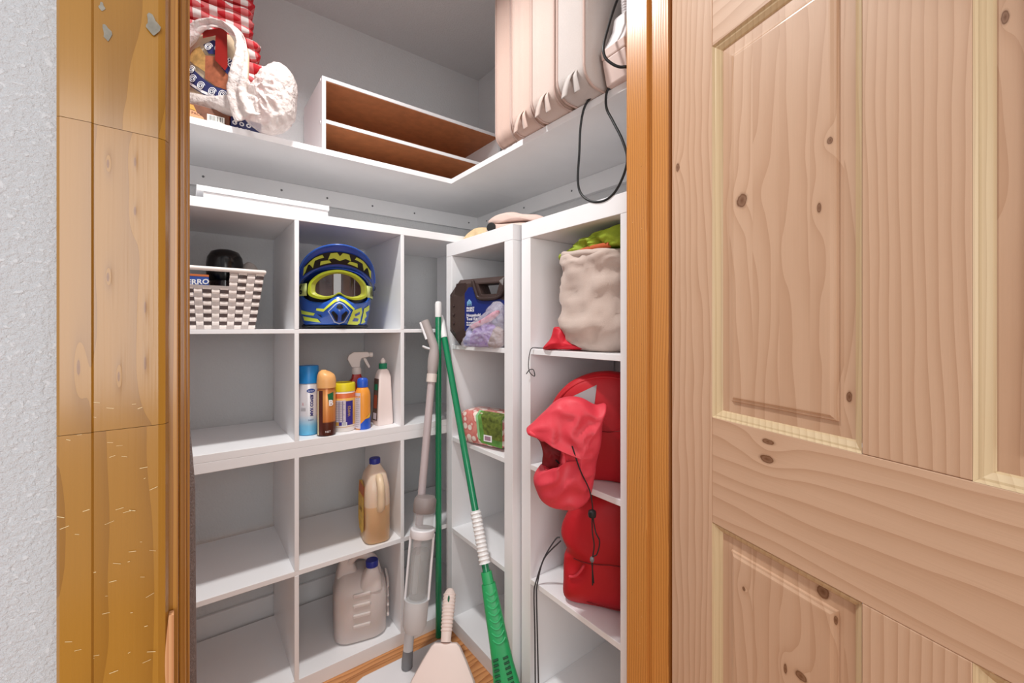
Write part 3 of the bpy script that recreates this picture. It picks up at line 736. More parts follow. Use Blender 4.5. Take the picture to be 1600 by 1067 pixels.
# peak
def peak(u, v, off=0):   # u -1..1 across, v 0 rear ..1 front
    a = u * 1.42
    x0, y0, z0 = .126 * math.sin(a), -.060 - .105 * math.cos(a), .128 + .075 * math.cos(a) ** 1
    x1, y1, z1 = .127 * math.sin(a) ** 1, -.070 - .150 * math.cos(a), .120 + .152 * max(0, math.cos(a)) ** .62
    x = x0 + (x1 - x0) * v; y = y0 + (y1 - y0) * v; z = z0 + (z1 - z0) * v + .008 * math.sin(PI * v) - off
    return (x, y - off * .6, z)
bm = bmesh.new(); g = [[bm.verts.new(peak(-1 + 2 * i / 40, j / 8)) for i in range(41)] for j in range(9)]
for j in range(8):
    for i in range(40): bm.faces.new((g[j][i], g[j][i + 1], g[j + 1][i + 1], g[j + 1][i]))
pk_ = finish('peak', bm, M_HB2, hm, True); sm = pk_.modifiers.new('s', 'SOLIDIFY'); sm.thickness = .004; sm.offset = 0
pf1 = lambda u, v: peak(u, v, .0042); pf2 = lambda u, v: peak(u, v, .0052)
decal('peak_black_band', [[(-.74, .18), (-.4, .15), (0, .18), (.4, .15), (.74, .18), (.68, .60), (.35, .68), (0, .66), (-.35, .68), (-.68, .60)]], pf1, M_HBK, pk_, 4)
decal('peak_graphic', [[(-.16, .62), (-.05, .64), (0, .48), (.05, .64), (.16, .62), (.20, .36), (.10, .40), (0, .30), (-.10, .40), (-.20, .36)],
      [(-.34, .22), (-.14, .24), (-.18, .34), (-.33, .36)], [(.34, .22), (.14, .24), (.18, .34), (.33, .36)],
      [(-.30, .62), (-.45, .62), (-.62, .52), (-.55, .44), (-.48, .22), (-.44, .48), (-.27, .48)], [(.30, .62), (.45, .62), (.62, .52), (.55, .44), (.48, .22), (.44, .48), (.27, .48)],
      [(-.70, .55), (-.58, .50), (-.66, .25), (-.73, .2)], [(.70, .55), (.58, .50), (.66, .25), (.73, .2)]], pf2, mat('peak_yellow', 'b7c04a', .4), pk_, 2)
tube('peak_edge', [peak(-1 + 2 * i / 40, 1) for i in range(41)], .003, M_HB1, pk_, 8)
# goggles
def gog(ph, z, off=0): 
    r = .150 + off; return (r * .80 * math.sin(ph), -(.072 + r * .66 * math.cos(ph)), z)
gout = [(-.86, .112), (-.5, .099), (-.2, .104), (0, .117), (.2, .104), (.5, .099), (.86, .112), (.90, .135), (.82, .158), (.5, .184), (.15, .196), (-.15, .196), (-.5, .184), (-.82, .158), (-.90, .135)]
def sc(pts, k_, c=(0, .145)): return [((x - c[0]) * k_ + c[0], (y - c[1]) * k_ + c[1]) for x, y in pts]
gcat = [(p.x, p.z) for p in catmull([(x, 0, z) for x, z in gout], 5, True)]
def gframe(nm, k0, k1, o0, o1, m):
    a, b = sc(gcat, k0), sc(gcat, k1)
    rg = [[gog(x, z, o0 - .012) for x, z in a], [gog(x, z, o0) for x, z in a], [gog(x, z, o1) for x, z in b], [gog(x, z, o1 - .014) for x, z in b]]
    return loops(nm, rg, m, gg_, False, True, 50)
gg_ = finish('goggles', bmesh.new(), None, hm) if False else None
gl = decal('goggle_lens', [sc(gcat, .78)], lambda u, v: gog(u, v, -.010), mat('smoked_lens', '3c2c2b', .06, .3, coat=1, scale=30), hm, 3)
gg_ = gl
gframe('goggle_frame', 1.0, .86, .0, .004, M_HYD); gframe('goggle_inner_frame', .86, .77, .002, -.006, mat('goggle_olive', 'a8ab3a', .45))
for s_ in (-1, 1):
    st = [[hsurf(s_ * (.86 + i * .10), z, .006) for z in (.113, .155)] for i in range(14)]
    bm = bmesh.new(); prev = None
    for a, b in st:
        cur = (bm.verts.new(a), bm.verts.new(b))
        if prev: bm.faces.new((prev[0], cur[0], cur[1], prev[1]))
        prev = cur
    o = finish('goggle_strap', bm, mat('strap_lime', 'ccd684', .6), gl, True); sm = o.modifiers.new('s', 'SOLIDIFY'); sm.thickness = .002; sm.offset = 0
text('strap_text', '%', .045, lambda u, v: hsurf(-1.12 + u * 8, .119 + v, .0085), M_HBK, gl, bold=.001, cuts=1)
text('strap_text', '100', .045, lambda u, v: hsurf(1.22 + u * 7, .119 + v, .0085), M_HBK, gl, bold=.0015, cuts=1)
hf = lambda o_: (lambda u, v: hsurf(u, v, o_))
# chin graphics
decal('chin_chevron', [[(-.62, .062), (-.42, .057), (-.12, .088), (0, .095), (.12, .088), (.40, .062), (.42, .069), (.14, .097), (0, .103), (-.14, .097), (-.40, .067), (-.60, .069)]], hf(.002), M_HY, hm, 3)
decal('chin_stripe', [[(-1.25, .052), (-.72, .045), (-.66, .053), (-1.25, .066)], [(-1.15, .030), (-.52, .022), (-.60, .034), (-1.2, .045)]], hf(.002), M_HY, hm, 3)
vd = [(-.30, .058), (-.10, .084), (0, .090), (.10, .084), (.30, .058), (.14, .022), (.0, .016), (-.14, .022)]
decal('vent_outline', [vd], hf(.0022), M_HS, hm, 3)
decal('vent_face', [sc(vd, .90, (0, .055))], hf(.0030), M_HB1, hm, 3)
decal('vent_hole', [[(-.09, .070), (0, .064), (.09, .070), (.06, .080), (0, .083), (-.06, .080)], [(-.22, .055), (-.16, .060), (-.05, .046), (-.05, .026), (-.11, .028)], [(.22, .055), (.16, .060), (.05, .046), (.05, .026), (.11, .028)]], hf(.0038), M_HBK, hm, 2)
decal('side_slot', [[(-.60, .050), (-.50, .046), (-.46, .038), (-.52, .042)]], hf(.0025), M_HBK, hm, 1)
decal('logo_ground', [[(.24, .016), (.36, .062), (.66, .075), (.72, .058), (.68, .040), (.70, .022), (.60, .014)], [(.76, .018), (.78, .072), (1.1, .088), (1.15, .07), (.9, .06), (1.0, .045), (.88, .035), (1.0, .025)]], hf(.0022), M_HY, hm, 3)
decal('logo_counter', [[(.43, .050), (.60, .060), (.62, .052), (.47, .043)], [(.38, .026), (.43, .038), (.60, .036), (.58, .026)]], hf(.0030), M_HB2, hm, 2)
for s_ in (-1, 1): lathe('peak_screw', [(.009, 0), (.009, .003), (.006, .005)], M_HBK, hm, 14, tilt=Matrix.Translation((s_ * .127, -.062, .150)) @ Matrix.Rotation(s_ * PI / 2, 4, 'Y'))

# ---- cleaning bottles
def wrap(r, z0, a0=-PI / 2, off=.0006):   # u metres round the can, v metres up
    return lambda u, v: ((r + off) * math.cos(a0 + u / r), (r + off) * math.sin(a0 + u / r), z0 + v)
TC = math.radians(-20)
ca = thing('aerosol_can', 'white and pale blue aerosol can with bright blue cap, against the divider', 'aerosol can', (.329, 1.560, S2 + .0005), TC)
k = NT('aerosol_gradient'); X_, Y_, Z_ = k.xyz(k.obj())
k.l(k.ramp(k.math('DIVIDE', Z_, .17), [(.0, lin('5db4df')), (.18, lin('7fc4e6')), (.40, lin('dfe0e6')), (1, lin('dddbe0'))]), k.b.inputs['Base Color']); k.b.inputs['Roughness'].default_value = .3; k.b.inputs['Metallic'].default_value = .15
lathe('can_body', [(.028, 0), (.031, .002), (.0315, .008), (.0315, .166), (.030, .171)], k.m, ca)
lathe('cap', [(.0318, .1715), (.0318, .226), (.030, .2295), (.001, .230)], mat('bright_blue_cap', '1f86cf', .35, .05), ca)
M_INKB = mat('navy_ink', '2b2f7a', .5)
decal('logo_oval', [[(.012 + .013 * math.cos(a), .148 + .007 * math.sin(a)) for a in [i * PI / 10 for i in range(20)]]], wrap(.0315, 0), mat('logo_blue', '1b4aa0', .4), ca, 1)
text('logo_text', 'Lysol', .0085, lambda u, v: wrap(.0315, 0, off=.001)(u + .012, v + .1455), M_PRINTW, ca)
text('side_text', 'MAX COVER', .0125, lambda u, v: wrap(.0315, 0)(.010 + v, .100 + u), M_INKB, ca, bold=.0006)
text('small_text', 'MIST', .008, lambda u, v: wrap(.0315, 0)(.012 + u, .048 + v), M_INKB, ca)
text('ribbon_mark', 'X', .014, lambda u, v: wrap(.0315, 0)(-.013 + u * .6, .100 + v), mat('pink_ink', 'd0707a', .5), ca)
for j in range(4): decal('small_print', [rect(-.020, -.004, .091 - .003 * j, .092 - .003 * j)], wrap(.0315, 0), mat('grey_ink', '8c8a90', .6), ca, 1)

cb = thing('aerosol_can', 'brown and orange air freshener can with peach slanted cap', 'aerosol can', (.374, 1.512, S2 + .0005), TC)
k = NT('amber_can'); X_, Y_, Z_ = k.xyz(k.obj())
k.l(k.ramp(k.math('DIVIDE', Z_, .16), [(.0, lin('4a2118')), (.27, lin('5a2a1c')), (.30, lin('c9783a')), (.8, lin('dc9a55')), (1, lin('b2642c'))]), k.b.inputs['Base Color']); k.b.inputs['Roughness'].default_value = .28; k.b.inputs['Metallic'].default_value = .2
lathe('can_body', [(.026, 0), (.0285, .002), (.029, .008), (.029, .150), (.027, .157)], k.m, cb)
cap = [[((.0300 * f) * math.cos(a), (.0300 * f) * math.sin(a), z + (sl * math.cos(a + .4))) for a in [2 * PI * i / 28 for i in range(28)]] for f, z, sl in ((1, .1575, 0), (1, .180, 0), (.95, .194, -.003), (.80, .205, -.005), (.5, .211, -.005), (.05, .213, -.003))]
loops('cap', cap, mat('peach_cap', 'e8ae6e', .4, .04), cb)
decal('brown_stripe', [rect(-.022, -.008, .004, .150)], wrap(.029, 0, off=.0008), mat('brown_foil', '55231a', .3), cb, 2)
decal('cream_edge', [rect(-.030, -.0225, .004, .148)], wrap(.029, 0), mat('cream_print', 'e0cda2', .4), cb, 2)
decal('green_flag', [[(.006, .138), (.026, .144), (.026, .118), (.010, .112)]], wrap(.029, 0, off=.0008), mat('green_print', '1f6b45', .4), cb, 2)
text('flag_text', 'B', .026, lambda u, v: wrap(.029, 0, off=.0012)(u + .017, v + .100), M_PRINTW, cb, bold=.001)
text('bottom_text', 'NET', .009, lambda u, v: wrap(.029, 0)(u + .008, v + .012), M_PRINTW, cb)

cw = thing('wipes_tub', 'round tub of cleaning wipes with yellow lid and purple label', 'tub', (.4395, 1.548, S2 + .0005), TC)
k = NT('tub_bands'); X_, Y_, Z_ = k.xyz(k.obj())
k.l(k.ramp(k.math('DIVIDE', Z_, .15), [(.0, lin('ece4de')), (.10, lin('d8a468')), (.11, lin('ece4de')), (.14, lin('e6b45c')), (.50, lin('e6b45c')), (.76, lin('d06a3a')), (.875, lin('ece4de'))], 'CONSTANT'), k.b.inputs['Base Color']); k.b.inputs['Roughness'].default_value = .35
lathe('tub_body', [(.036, 0), (.0385, .003), (.0385, .135), (.037, .137)], k.m, cw, 36)
lathe('lid', [(.0392, .1373), (.0392, .160), (.037, .165), (.030, .166), (.030, .163), (.001, .163)], mat('yellow_lid', 'e2d023', .4, .04), cw, 36)
decal('purple_panel', [rect(-.012, .036, .022, .105)], wrap(.0385, 0), mat('purple_print', '3a2f86', .4), cw, 3)
decal('text_panel', [rect(-.045, .010, .034, .108)], wrap(.0385, 0, off=.0010), mat('label_lilac', 'cfc6d0', .5), cw, 3)
decal('barcode_panel', [rect(-.002, .014, .020, .033)], wrap(.0385, 0, off=.0012), M_PRINTW, cw, 2)
decal('barcode', [rect(0 + .0018 * i, .0007 + .0018 * i, .022, .032) for i in range(7)], wrap(.0385, 0, off=.0016), M_DARK, cw, 0)
for j in range(11): decal('small_print', [rect(-.032, .006 - .004 * (j % 3), .040 + .006 * j, .0415 + .006 * j)], wrap(.0385, 0, off=.0014), mat('grey_ink', '8c8a90', .6), cw, 3)
text('side_text', 'WIPES', .013, lambda u, v: wrap(.0385, 0, off=.001)(.026 - v, .07 + u), mat('gold_ink', 'd9b04a', .4), cw)

cs2 = thing('sunscreen_can', 'orange and blue spray sunscreen bottle with blue cap', 'bottle', (.500, 1.530, S2 + .0005), TC)
lathe('bottle_body', [(.024, 0), (.0262, .003), (.0265, .010), (.0265, .115), (.0245, .130), (.0195, .142), (.0165, .146)], mat('sunscreen_orange', 'ea9a3a', .35, .04), cs2)
lathe('cap', [(.0185, .1463), (.0188, .164), (.017, .174), (.013, .178), (.001, .179)], mat('royal_blue', '2556bf', .35, .05), cs2)
decal('blue_wave', [[(-.008, .0), (.038, .0), (.038, .052), (.028, .038), (.010, .036), (-.008, .018)]], wrap(.0265, 0), mat('royal_blue', '2556bf'), cs2, 3)
decal('text_panel', [rect(-.032, -.006, .004, .128)], lambda u, v: wrap(.0265 - max(0, v - .115) * .14, 0, off=.0010)(u, v), mat('label_lilac', 'cfc6d0', .5), cs2, 3)
for j in range(16): decal('small_print', [rect(-.024, -.010 - .003 * (j % 4 == 0), .010 + .007 * j, .0112 + .007 * j)], wrap(.0265, 0, off=.0013), mat('grey_ink', '8c8a90', .6), cs2, 2)
decal('wave_edge', [[(.010, .038), (.028, .040), (.038, .056), (.038, .062), (.026, .046), (.012, .042)]], wrap(.0265, 0, off=.0008), mat('gold_print', 'e9b53a', .4), cs2, 2)

def rrect(hx, hy, z, r=.35, n=24):
    return [(hx * math.copysign(abs(math.cos(2 * PI * i / n)) ** r, math.cos(2 * PI * i / n)), hy * math.copysign(abs(math.sin(2 * PI * i / n)) ** r, math.sin(2 * PI * i / n)), z) for i in range(n)]
cr = thing('spray_bottle', 'red spray bottle with white trigger head behind the wipes tub', 'spray bottle', (.518, 1.655, S2 + .0005), math.radians(-8))
M_TRW = mat('trigger_white', 'e6dcd8', .4, .03)
loops('bottle_body', [rrect(.042, .026, 0), rrect(.044, .028, .01), rrect(.044, .028, .10), rrect(.036, .024, .140), rrect(.018, .017, .165), rrect(.015, .015, .180)], mat('red_bottle', 'b5241f', .35, .06), cr)
lathe('collar', [(.017, .1803), (.018, .183), (.017, .200), (.013, .206)], M_TRW, cr, 20)
prism('trigger_head', [(-.018, .206), (-.034, .236), (-.030, .252), (-.012, .264), (.040, .264), (.046, .258), (.046, .246), (.038, .243), (.018, .240), (.012, .226), (.012, .206)], -.010, .010, M_TRW, cr, .003)
prism('trigger', [(.022, .240), (.034, .240), (.050, .206), (.044, .200), (.036, .212)], -.006, .006, M_TRW, cr, .002)
lathe('nozzle', [(.009, 0), (.010, .002), (.010, .012), (.006, .014)], M_TRW, cr, 16, tilt=Matrix.Translation((.046, 0, .252)) @ Matrix.Rotation(PI / 2, 4, 'Y'))

cg = thing('dish_soap_bottle', 'tall white squeeze bottle with green collar and pointed white nozzle', 'bottle', (.582, 1.552, S2 + .0005), math.radians(8))
loops('bottle_body', [rrect(.030, .024, 0, .3), rrect(.032, .025, .006, .3), rrect(.024, .020, .176, .3), rrect(.020, .015, .196, .5), rrect(.014, .013, .204, .8)], mat('soap_bottle_white', 'eadbd6', .35, .03), cg, autos=50)
lathe('collar', [(.0145, .2043), (.0150, .205), (.0150, .224), (.013, .225)], mat('collar_green', '15805c', .4), cg, 20)
lathe('nozzle', [(.008, .2253), (.0085, .228), (.010, .233), (.004, .243), (.002, .245)], M_TRW, cg, 16)
def soap(u, v): return (-(.0325 - .0085 * v / .176) - .0012, u * 1.4, v)
decal('side_label', [rect(-.012, .012, .018, .170)], soap, mat('label_dark', '5a4a42', .5, .3, scale=90), cg, 0)
decal('green_band', [rect(-.0115, .0115, .128, .150)], lambda u, v: (soap(u, v)[0] - .0005, u, v), mat('collar_green', '15805c'), cg, 0)
decal('rust_band', [rect(-.0115, .0115, .062, .110)], lambda u, v: (soap(u, v)[0] - .0005, u, v), mat('rust_print', '9a4a32', .5), cg, 0)
decal('white_band', [rect(-.0115, .0115, .022, .045)], lambda u, v: (soap(u, v)[0] - .0005, u, v), mat('label_lilac', 'cfc6d0'), cg, 0)

# ---- juice jug and white jug
def jug_ring(hx, hy, z, cx=0, cy=0): return [(x + cx, y + cy, zz) for x, y, zz in rrect(hx, hy, z, .55, 32)]
jj = thing('juice_jug', 'half full amber juice jug with blue cap in the lower cube', 'jug', (.552, 1.553, S3 + .0005), math.radians(-7))
k = NT('juice_two_tone'); X_, Y_, Z_ = k.xyz(k.obj())
k.l(k.ramp(k.math('DIVIDE', Z_, .28), [(.0, lin('d3aa72')), (.02, lin('cfa87c')), (.46, lin('d2ad85')), (.47, lin('d8bfa8')), (1, lin('dcc6b2'))]), k.b.inputs['Base Color'])
k.b.inputs['Roughness'].default_value = .3; k.b.inputs['Subsurface Weight'].default_value = .25; k.b.inputs['Subsurface Scale'].default_value = .03
jb = loops('jug_body', [jug_ring(.040, .060, 0), jug_ring(.046, .066, .006), jug_ring(.047, .067, .14), jug_ring(.045, .064, .19), jug_ring(.036, .050, .235), jug_ring(.022, .026, .258), jug_ring(.017, .017, .266), jug_ring(.016, .016, .276)], k.m, jj, autos=60)
lathe('cap', [(.0195, .268), (.0198, .284), (.018, .2875), (.001, .288)], mat('jug_cap_blue', '26308c', .4, .05), jj, 24)
mh = mat('jug_handle_amber', 'dfc6a6', .35, .03)
tube('handle', catmull([(.004, -.045, .232), (.004, -.064, .222), (.004, -.079, .200), (.004, -.081, .165), (.004, -.079, .135), (.004, -.064, .122)], 6), [.013] * 31, mh, jj, 12)
lbl = lambda off: (lambda u, v: (-.0475 - off - (.0 if v < .14 else -.0) + max(0, v - .15) * .06, u, v))
lb = decal('side_label', [[(-.045, .05), (-.02, .030), (.03, .03), (.05, .06), (.05, .20), (.0, .215), (-.040, .20), (-.048, .12)]], lbl(.001), mat('label_yellow', 'e0b13c', .45, .2, scale=50), jj, 2)
decal('label_orange', [rect(-.042, .04, .165, .20)], lbl(.0016), mat('label_orange', 'c8621f', .45, .1), jj, 1)
text('label_text', 'JUICE', .020, lambda u, v: lbl(.0022)(-u * .9, v + .105), mat('label_brown', '6a3a14', .5), jj)

wj = thing('white_jug', 'large ribbed white plastic jug with blue spout cap on the bottom shelf', 'jug', (.512, 1.598, S4 + .0005), math.radians(-13))
M_JUG = mat('milky_jug_plastic', 'd3c8c4', .42, .03, sss=.15)
loops('jug_body', [jug_ring(.082, .074, 0), jug_ring(.090, .082, .010), jug_ring(.092, .084, .10), jug_ring(.092, .084, .155), jug_ring(.086, .080, .182), jug_ring(.068, .066, .205, -.008, .008), jug_ring(.045, .05, .216, -.02, .02), jug_ring(.02, .03, .220, -.03, .02)], M_JUG, wj, autos=70)
loops('spout', [jug_ring(.044, .040, .170, .030, -.044), jug_ring(.036, .034, .205, .034, -.046), jug_ring(.022, .022, .235, .038, -.048), jug_ring(.018, .018, .246, .038, -.048)], M_JUG, wj, autos=70)
lathe('spout_cap', [(.0215, .2465), (.022, .264), (.020, .268), (.001, .2685)], mat('jug_cap_blue', '26308c'), wj, 24, .038, -.048)
loops('neck', [jug_ring(.040, .040, .205, -.042, .018), jug_ring(.025, .025, .250, -.046, .016), jug_ring(.025, .025, .29, -.046, .016)], M_JUG, wj, autos=70)
lathe('neck_ring', [(.0255, .268), (.028, .270), (.028, .276), (.0255, .278)], M_JUG, wj, 24, -.046, .016)
lathe('clear_cap', [(.026, .2903), (.026, .312), (.023, .316), (.001, .316)], mat('clear_grey_cap', 'cfcfce', .2, trans=.5), wj, 24, -.046, .016)
tube('handle', catmull([(-.036, .004, .250), (-.014, -.008, .276), (.016, -.012, .274), (.048, -.006, .246), (.064, .0, .185)], 6), .015, M_JUG, wj, 12)
for i in range(4):
    z_ = .055 + .036 * i
    bm = bmesh.new(); bxm(bm, -.030, .030, -.088, -.080, z_, z_ + .014); finish('rib', bm, M_JUG, wj, bevel=.004)
    tube('side_rib', [(.094, -.050, z_ - .004), (.0965, -.02, z_ + .010), (.0945, .02, z_ + .024)], .0045, M_JUG, wj, 8)
mg = mat('faint_emboss_ink', '9d9290', .5)
for i in range(9): decal('side_print', [rect(-.055, .05 - .01 * (i % 3), .060 + .015 * i, .064 + .015 * i)], lambda u, v: (-.0932, u, v), mg, wj, 0)

# ---- tool case
M_CASE = mat('dark_brown_case_plastic', '40312e', .42, .08, .0004, 300); M_CASE2 = mat('case_smooth', '382a28', .32, .06)
tc = thing('tool_case', 'dark brown hard plastic tool kit case with blue label', 'tool case', (.773, 1.411, R1 + .0005), math.atan2(-.964, .264))
CW, CH, CT = .318, .240, .056
def case_poly(i): 
    q = .052
    return [(i + q, i), (CW - i - q, i), (CW - i, i + q), (CW - i, CH - i - q), (CW - i - q, CH - i), (q + i, CH - i), (i, CH - i - q), (i, i + q)]
# handle opening cut: build case as ring pieces
hx0, hx1, hz0, hz1 = .155, .250, .180, .216
def cpr(i, y): return [(x, y, z) for x, z in case_poly(i)]
loops('case_back', [cpr(.006, CT), cpr(.0, CT - .012), cpr(.0, CT * .52)], M_CASE, tc, True, False, bevel=.002)
bm = bmesh.new()
body = loops('case_front', [cpr(.0, CT * .5), cpr(.0, .016), cpr(.018, .0)], M_CASE, tc, True, False, bevel=.002)
hole = [(hx0, hz1), (hx1, hz1), (hx1 - .012, hz0), (hx0 + .016, hz0)]
cut = prism('handle_opening', [(x, z) for x, z in hole], -.02, CT + .02, M_WHITE, None, 0)
for ob in [c for c in tc.children]:
    cut.parent = tc
    bmd = ob.modifiers.new('hole', 'BOOLEAN'); bmd.object = cut; bmd.operation = 'DIFFERENCE'; bmd.solver = 'EXACT'
    ob.modifiers.move(len(ob.modifiers) - 1, 0)
bpy.context.view_layer.update(); dg = bpy.context.evaluated_depsgraph_get()
for ob in [c for c in tc.children if c.name.startswith('case_')]:
    me = bpy.data.meshes.new_from_object(ob.evaluated_get(dg)); ob.modifiers.clear(); ob.data = me
bpy.data.objects.remove(cut)
ce = [(x, -.003, z) for x, z in ((hx0 - .022, CH - .012), (hx0 - .006, hz0 + .008), (hx0 + .012, hz0 - .014), (hx1 - .006, hz0 - .014), (hx1 + .022, hz0 + .01), (hx1 + .03, CH - .012))]
tube('handle_moulding', catmull(ce, 5), .007, M_CASE2, tc, 8)
cfn = lambda o_: (lambda u, v: (u, -.0008 - o_, v))
for fc in ([(.05, .225), (.098, .225), (.098, .20), (.075, .178), (.038, .190)], [(.05, .018), (.11, .018), (.085, .062), (.045, .045)]): decal('corner_facet', [fc], cfn(0), M_CASE2, tc, 0)
lbp = [(.092, .055), (.128, .028), (.235, .028), (.270, .06), (.275, .155), (.245, .163), (.165, .163), (.142, .178), (.132, .208), (.110, .208), (.092, .188)]
decal('blue_label', [lbp], cfn(.0004), mat('navy_label', '13256e', .35, .1), tc, 0)
tfc = cfn(.001)
decal('house_logo', [[(.104, .142), (.106, .142), (.106, .155), (.1145, .163), (.123, .155), (.123, .142), (.125, .142), (.125, .156), (.1145, .166), (.104, .156)], [(.110, .147), (.119, .147), (.119, .150), (.1145, .154), (.110, .150)]], tfc, mat('logo_sky', '8fc4e8', .4), tc, 0)
for tx, sz, z_ in (('PROJECT', .0095, .131), ('SOURCE', .0095, .122), ('Household', .0150, .104), ('Tool Kit', .0150, .091), ('Kit de herramientas', .0075, .080), ('domésticas', .0075, .0725)):
    text('label_text', tx, sz, lambda u, v, z_=z_: tfc(.101 + u, z_ + v), M_PRINTW, tc, 'LEFT', bold=.0003)
text('label_text', '146', .026, lambda u, v: tfc(.126 + u, .040 + v), M_PRINTW, tc, 'LEFT', bold=.0006)
for i in range(3): tube('latch_rib', [(.030, -.002 + .006, .075 + .032 * i), (.040, -.0035, .080 + .032 * i), (.030, .004, .086 + .032 * i)], .003, M_CASE2, tc, 6)
tube('edge_highlight_rib', [(.024, .004, .050), (.024, .004, .19)], .004, M_CASE2, tc, 8)
# purple things in a clear bag, in front of the tool case
M_CLEAR = mat('clear_plastic_film', 'e9e4ee', .05, .02, .008, 60, alpha=.30)
pb = thing('clear_bag', 'clear plastic bag of purple and pink odds and ends before the tool case', 'bag', (.792, 1.206, R1 + .0005), math.radians(-74))
pillow('film', [(-.085, .0), (.0, -.0), (.09, .0), (.10, .06), (.095, .135), (.06, .150), (.02, .115), (-.035, .085), (-.070, .04)], .026, .018, M_CLEAR, pb, 12, 7, .008, 50, crease=1, center=(.03, .05))
pillow('purple_cloth', [(-.06, .004), (.05, .004), (.07, .03), (.06, .07), (.02, .085), (-.03, .06)], .017, .012, mat('purple_cloth', '8a6fb0', .7, .25, .003, 60, scale=40), pb, 7, 5, .006, 50, seed=4)
pillow('pink_ribbon', [(-.045, .070), (.02, .098), (.07, .122), (.075, .108), (.03, .080), (-.03, .060)], .020, .004, mat('pink_ribbon', 'c9748c', .5, .1), pb, 5, 5)
pillow('blue_cloth', [(-.076, .003), (-.04, .003), (-.035, .04), (-.055, .055), (-.07, .03)], .019, .01, mat('periwinkle_cloth', '8d93c4', .7, .2), pb, 6, 5, .004, 50)
pillow('taupe_cloth', [(.03, .004), (.09, .004), (.095, .05), (.07, .07), (.05, .05)], .018, .012, mat('taupe_cloth', '94827c', .7, .2), pb, 6, 5, .004, 50)

# ---- patterned napkin pack
k = NT('napkin_print'); o_ = k.obj(); v_ = k.n('ShaderNodeTexVoronoi'); v_.inputs['Scale'].default_value = 42; k.l(o_, v_.inputs['Vector'])
k.l(k.ramp(v_.outputs['Distance'], [(.0, lin('f2e6dc')), (.42, lin('efd9cf')), (.50, lin('cf6a66')), (.75, lin('d98b80'))]), k.b.inputs['Base Color']); k.b.inputs['Roughness'].default_value = .35; k.b.inputs['Coat Weight'].default_value = .4
k.bump(k.noise(o_, 40, 3), .003)
npk = thing('napkin_pack', 'plastic wrapped pack of red floral napkins with green label', 'pack', (.868, 1.262, R2 + .0005), math.radians(-74))
rg = []
for j in range(13):
    u = -1 + 2 * j / 12; e = (1 - abs(u) ** 6) ** .5 if abs(u) < 1 else .12; e = max(e, .12)
    rg.append([(u * .125, yy_ * e, max(.001, .062 + (zz - .062) * e)) for yy_, zz in [(.060 * math.copysign(abs(math.cos(a)) ** .4, math.cos(a)), .062 + .060 * math.copysign(abs(math.sin(a)) ** .4, math.sin(a))) for a in [2 * PI * i / 28 for i in range(28)]]])
loops('napkins', rg, k.m, npk, True, True, 80)
nf_ = lambda o2: (lambda u, v: (u, -.0608 - o2, v) if v < .112 else (u, -.0608 - o2 + (v - .112) * 1.5, min(v, .1225 + o2)))
decal('green_label', [[(-.020, .128), (-.005, .03), (.010, .018), (.10, .012), (.10, .128)]], nf_(.001), mat('label_leaf_green', '5a8a3f', .4, .3, scale=40), npk, 4)
decal('label_photo', [[(.004, .126), (.022, .045), (.06, .036), (.098, .034), (.098, .126)]], nf_(.0016), mat('label_photo_olive', '5d6a2a', .4, .55, scale=70), npk, 4)
decal('label_edge', [[(-.020, .128), (-.005, .03), (.005, .03), (-.010, .128)]], nf_(.0018), mat('label_mint', '8cc08a', .4), npk, 4)
decal('label_code', [rect(.020, .056, .026, .048)], nf_(.002), M_PRINTW, npk, 0)
decal('label_code_bars', [rect(.025, .051, .030, .044)], nf_(.0024), mat('code_mauve', '9a7a8c', .5), npk, 0)

# ---- things on top of the corner tower
ZT = 1.4795
yb = tag(pillow('yellow_pouch', [(-.092, .0), (0, 0), (.085, 0), (.085, .03), (.04, .058), (-.02, .064), (-.068, .042)], .03, .03, mat('cream_yellow_pouch', 'dcc096', .5, .2, .003, 40, scale=30), None, 8, 5, .004, 30), 'cream and yellow soft pouch lying on the corner shelf unit', 'pouch')
yb.location = (.915, 1.395, ZT); yb.rotation_euler = (0, 0, math.radians(-66))
bcp = thing('blue_cap_tube', 'small navy and red tube between the pouch and the gloves', 'tube', (.895, 1.258, ZT), math.radians(-55))
lathe('tube_body', [(.016, 0), (.020, .001), (.021, .03)], mat('tube_red', 'b8323c', .4), bcp, 20)
lathe('tube_cap', [(.022, .0303), (.022, .055), (.019, .058), (.001, .058)], mat('tube_navy', '20245c', .4), bcp, 20)
gv = thing('work_gloves', 'pair of pale beige work gloves lying at the corner shelf unit edge', 'gloves', (.895, 1.16, ZT), math.radians(-62))
M_GL = mat('beige_glove_fabric', 'd2b8ae', .85, .1, .001, 200)
pillow('glove', [(-.10, .048), (-.06, .068), (0, .070), (.04, .058), (.09, .052), (.125, .030), (.11, .022), (.05, .034), (-.02, .036), (-.08, .034)], .028, .03, M_GL, gv, 7, 5, .004, 30)
pillow('glove', [(-.10, .004), (-.02, .003), (.06, .003), (.12, .006), (.12, .022), (.05, .030), (-.03, .032), (-.09, .034)], .03, .03, M_GL, gv, 7, 5, .005, 30, seed=3)
lathe('cuff_opening', [(.017, 0), (.017, .004), (.010, .006)], M_DARK, gv, 16, tilt=Matrix.Translation((-.075, -.024, .021)) @ Matrix.Rotation(PI / 2, 4, 'X'))

